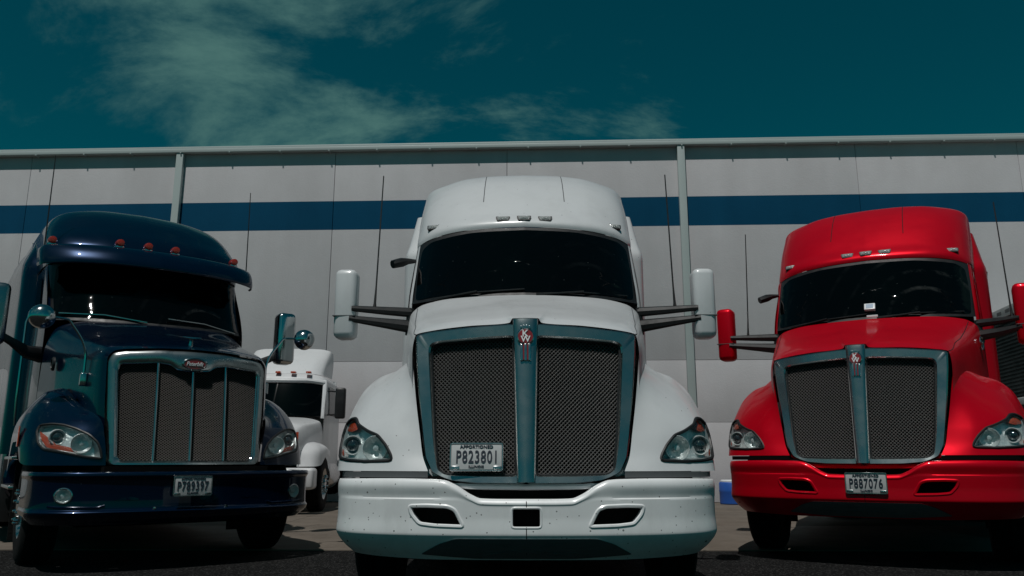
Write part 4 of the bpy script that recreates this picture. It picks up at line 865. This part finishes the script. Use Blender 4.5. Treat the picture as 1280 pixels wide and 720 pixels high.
    for x0, x1 in ((-0.95, -0.12), (0.10, 0.92)):
        wi.tube([(x0, wp(x0, 2.44) - 0.03, 2.465), ((x0+x1)/2, wp((x0+x1)/2, 2.45) - 0.03, 2.455), (x1, wp(x1, 2.41) - 0.03, 2.40)], 0.009, 6)
    wi.build('wiper', M['alu'], t)
    chassis(t, tank=paint)
    return t

# ------------------------------------------------------------------ setting
g = MB().add([(-1500, -1500, 0), (1500, -1500, 0), (1500, 1500, 0), (-1500, 1500, 0)], [(0, 1, 2, 3)]).build('asphalt_ground', M['asphalt'], sharp=0); g['kind'] = 'structure'
apron = bpy.data.objects.new('concrete_apron', None); COL.objects.link(apron); apron['kind'] = 'structure'
sl = MB().box(-2.245, 2.245, -1.545, 1.545, -0.05, 0.012, 0.004).build('concrete_slab', M['concrete'], apron)
first = True
for i in range(-4, 5):
    for j in range(3):
        o = sl if first else sl.copy()
        if not first: COL.objects.link(o)
        first = False
        o.parent = apron; o.location = (-1.2 + i * 4.5, 10.16 + j * 3.1, 0.0)
apron.rotation_euler = (0, 0, R(-0.6))

WY, WROT = 18.0, R(-2.4)
wh = thing('warehouse', 'long pale warehouse with a dark blue stripe along its wall behind the trucks', 'building', (0, WY, 0), WROT)
joints = [-22.5, -18.9, -15.3, -11.75, -8.02, -4.25, -0.12, 3.93, 8.05, 11.75, 15.4, 19.0, 22.6]
zs = [(0.02, 1.717), (1.725, 3.092), (3.10, 8.22)]
for a, b in zip(joints[:-1], joints[1:]):
    for z0, z1 in zs:
        dyy = random.uniform(-0.003, 0.003)
        MB().box(a + 0.006, b - 0.006, dyy, 0.18, z0, z1, 0.003).build('wall_panel', M['wall'], wh)
MB().box(-22.5, 22.6, 0.16, 30, 0.0, 8.245).build('building_core', M['grey'], wh)
MB().box(-22.6, 22.7, -0.10, 0.30, 8.25, 8.33, 0.012).build('coping', M['gutter'], wh)
MB().box(-22.6, 22.7, -0.15, -0.01, 8.16, 8.255, 0.012).build('gutter', M['gutter'], wh)
k = MB().box(-0.015, 0.015, -0.165, -0.005, 8.135, 8.162, 0.003).build('gutter_bracket', M['gutter'], wh)
for i in range(1, 34):
    c = k.copy(); COL.objects.link(c); c.parent = wh; c.location = (-20 + i * 1.2 + random.uniform(-0.05, 0.05), 0, 0)
k.location = (-20, 0, 0)
for x in (-8.02, 3.98):
    d = MB().box(x - 0.085, x + 0.085, -0.13, -0.012, 0.25, 8.162, 0.01)
    d.build('downspout', M['gutter'], wh)

# background day cab
def day_cab(loc, rz):
    t = thing('day_cab_truck', 'small white truck parked by the wall between the blue and white trucks', 'truck', (loc[0], loc[1], 0), rz)
    P_ = M['white']
    hood = [[(0, 0.0, 1.45), (0.5, 0.04, 1.44), (0.78, 0.12, 1.38), (0.86, 0.2, 1.1), (0.86, 0.2, 0.7)], [(0, 0.5, 1.60), (0.55, 0.5, 1.58), (0.84, 0.5, 1.50), (0.92, 0.5, 1.2), (0.92, 0.5, 0.7)], [(0, 1.5, 1.72), (0.65, 1.55, 1.70), (0.95, 1.65, 1.62), (1.0, 1.7, 1.3), (1.0, 1.7, 0.7)]]
    MB().grid(grid(hood, 0.06, 0.05)).build('hood', P_, t, sharp=50)
    MB().box(-0.6, 0.6, -0.02, 0.1, 0.75, 1.3, 0.02).build('grille', M['black'], t)
    MB().box(-1.2, 1.2, -0.15, 0.25, 0.42, 0.78, 0.06).build('bumper', P_, t)
    fen = [[(0.84, 0.22, 0.8), (1.1, 0.28, 0.8), (1.2, 0.5, 0.82), (1.22, 1.0, 1.02), (1.2, 1.5, 0.95)], [(0.86, 0.3, 1.05), (1.08, 0.38, 1.05), (1.18, 0.56, 1.05), (1.2, 1.0, 1.12), (1.18, 1.55, 1.05)], [(0.88, 0.5, 1.2), (1.0, 0.6, 1.2), (1.08, 0.75, 1.2), (1.1, 1.0, 1.2), (1.08, 1.6, 1.15)], [(0.9, 0.8, 1.24), (0.93, 0.9, 1.24), (0.95, 0.95, 1.24), (0.95, 1.1, 1.24), (0.95, 1.6, 1.2)]]
    MB().grid(grid(fen, 0.05, 0.05)).build('fender', P_, t)
    ws = [[(0, 1.55, 1.74), (0.6, 1.62, 1.74), (0.95, 1.8, 1.75)], [(0, 1.95, 2.42), (0.6, 2.0, 2.42), (0.9, 2.15, 2.40)]]
    WG = grid(ws, 0.05, 0.05); MB().grid(WG).build('windshield', M['glass'], t)
    sr = MB()
    for sgn in (-1, 1): sr.tube([(sgn*0.96, 1.8, 1.7), (sgn*0.965, 1.8, 1.75), (sgn*0.915, 2.15, 2.40), (sgn*0.9, 2.2, 2.46)], 0.045, 8)
    sr.tube([(-0.9, 2.14, 2.42), (-0.6, 2.0, 2.45), (0, 1.95, 2.45), (0.6, 2.0, 2.45), (0.9, 2.14, 2.42)], 0.05, 8).build1('pillar', P_, t)
    cab = [[(0, 1.97, 2.47), (0.6, 2.02, 2.47), (0.88, 2.15, 2.44), (0.93, 2.3, 2.42), (0.96, 3.3, 2.42)], [(0, 2.1, 2.60), (0.6, 2.15, 2.59), (0.84, 2.26, 2.55), (0.9, 2.4, 2.52), (0.92, 3.3, 2.52)], [(0, 3.3, 2.66), (0.6, 3.3, 2.65), (0.8, 3.3, 2.60), (0.86, 3.3, 2.56), (0.88, 3.3, 2.54)]]
    MB().grid(grid(cab, 0.06, 0.06)).build('roof', P_, t)
    side = [[(1.0, 1.72, 0.75), (1.03, 2.2, 0.75), (1.04, 3.3, 0.75)], [(1.0, 1.72, 1.72), (1.03, 2.2, 1.72), (1.04, 3.3, 1.72)], [(0.94, 2.2, 2.45), (0.95, 2.5, 2.45), (0.97, 3.3, 2.45)]]
    MB().grid(grid(side, 0.1, 0.1)).build('door', P_, t)
    wn = MB()
    for sgn in (-1, 1): wn.add([(sgn*1.045, 2.05, 1.78), (sgn*1.048, 2.9, 1.78), (sgn*0.985, 2.9, 2.36), (sgn*0.98, 2.32, 2.36)], [(0, 1, 2, 3)])
    wn.build('side_window', M['glass'], t, sharp=0)
    MB().box(-0.95, 0.95, 3.28, 3.32, 0.75, 2.55).box(-0.9, 0.9, 2.2, 3.25, 0.8, 1.7).build('cab_back', P_, t)
    df = [[(0, 2.25, 2.62), (0.6, 2.3, 2.62), (0.8, 2.45, 2.6), (0.85, 3.3, 2.6)], [(0, 2.6, 2.95), (0.6, 2.65, 2.94), (0.8, 2.78, 2.9), (0.86, 3.35, 2.88)], [(0, 3.2, 3.25), (0.6, 3.22, 3.24), (0.8, 3.28, 3.2), (0.84, 3.4, 3.15)]]
    MB().grid(grid(df, 0.08, 0.08)).build('roof_deflector', P_, t)
    for x in (-0.6, -0.3, 0, 0.3, 0.6): MB().box(x-0.05, x+0.05, 2.0, 2.12, 2.60, 2.64, 0.01).build('marker_light', M['amber'], t)
    for sgn in (-1, 1):
        MB().box(sgn*1.28-0.1, sgn*1.28+0.1, 1.8, 1.95, 1.70, 2.30, 0.04).build('mirror', M['black'], t)
        MB().tube([(sgn*1.0, 2.0, 2.25), (sgn*1.28, 1.9, 2.22)], 0.016, 6).tube([(sgn*1.0, 2.0, 1.78), (sgn*1.28, 1.9, 1.78)], 0.016, 6).build('mirror_arm', M['black'], t)
        wheel(t, sgn*1.06, 1.0, 0.49, 0.49, 0.27, sgn)
        for y in (4.6, 5.9): wheel(t, sgn*0.92, y, 0.49, 0.49, 0.5, sgn)
        MB().lathe([(0.0, 0), (0.27, 0.0), (0.29, 0.03), (0.29, 1.1), (0, 1.1)], 24, Matrix.Translation((sgn*0.85, 2.0, 0.62)) @ Matrix.Rotation(R(-90), 4, 'X'), cap=False).build('fuel_tank', M['alu'], t)
    MB().box(-0.4, 0.4, 0.2, 6.6, 0.55, 0.8).box(-0.9, 0.9, 0.93, 1.07, 0.42, 0.56).build('chassis', M['void'], t)
    return t
day_cab((-4.55, 13.9), R(3))

# trailer at the far right, the shade on its side put into the colour
def trailer(loc, rz):
    t = thing('box_trailer', 'ribbed trailer, its green side coloured darker as shade, with a pale top rail at the right behind the red truck', 'trailer', (loc[0], loc[1], 0), rz)
    Ln = 8.0; z0, z1 = 2.12, 3.78
    MB().box(0.02, 2.45, 0.05, Ln, 1.75, z1).build('trailer_body', M['trailer'], t, sharp=0)
    rb = MB()
    z = z0 + 0.03
    while z < z1 - 0.02:
        rb.box(-0.012, 0.03, 0.0, Ln, z, z + 0.035, 0.006); z += 0.075
    rb.build('side_ribs', M['trailer'], t, kind='stuff')
    MB().box(-0.03, 2.5, -0.03, Ln + 0.03, z1, z1 + 0.20, 0.015).build('top_rail', M['rail'], t)
    y = 0.1
    rv = MB()
    while y < Ln - 0.3:
        rv.box(-0.036, -0.026, y, y + 0.22, z1 + 0.06, z1 + 0.13); y += 0.42
    rv.build('rail_slot', M['grey'], t, sharp=0)
    MB().box(-0.03, 2.5, -0.03, Ln + 0.03, 1.98, z0, 0.015).build('bottom_rail', M['rail'], t)
    MB().box(0.3, 2.1, 0.2, Ln - 0.2, 0.9, 1.98).build('undercarriage', M['void'], t)
    for y in (0.9, 2.1, 5.6, 6.8):
        wheel(t, 0.32, y, 0.5, 0.5, 0.5, -1); wheel(t, 2.12, y, 0.5, 0.5, 0.5, 1)
    return t
trailer((9.0, 10.4), R(-11))

# blue drum by the wall
dr = thing('drum', 'blue plastic drum on the concrete by the wall between white and red trucks', 'drum', (4.62, 17.2, 0.012))
MB().lathe([(0.0, 0), (0.27, 0), (0.285, 0.02), (0.29, 0.25), (0.295, 0.27), (0.29, 0.29), (0.29, 0.42), (0.27, 0.45), (0, 0.45)], 28, cap=False).build('drum_body', M['bluebarrel'], dr)
MB().lathe([(0.26, 0.45), (0.26, 0.48), (0.24, 0.49), (0, 0.49)], 28, cap=False).build('drum_lid', M['sticker'], dr)

GRP = None
aero_truck('semi_truck', 'white semi truck with chrome grille and speckled white bumper, facing the camera in the middle', (0.085, 4.9), R(-0.7), M['white'], M['white_bumper'], plate='P823801', plate_on_grille=True, wide=0.07, grp=GRP)
aero_truck('semi_truck', 'bright red semi truck with two-part mesh grille and red mirrors', (3.075, 7.2), R(-28.94), M['red'], M['red'], 1.04, 0.073, plate='P887076', pitch=0.029, mxr=1.47, grp=GRP, dusty=True, toll_box=True)
visor_truck('semi_truck', 'dark blue semi truck with sun visor, red roof lights and round hood mirrors', (-2.79, 7.22), R(36.0), M['blue'], 'P789397', GRP)
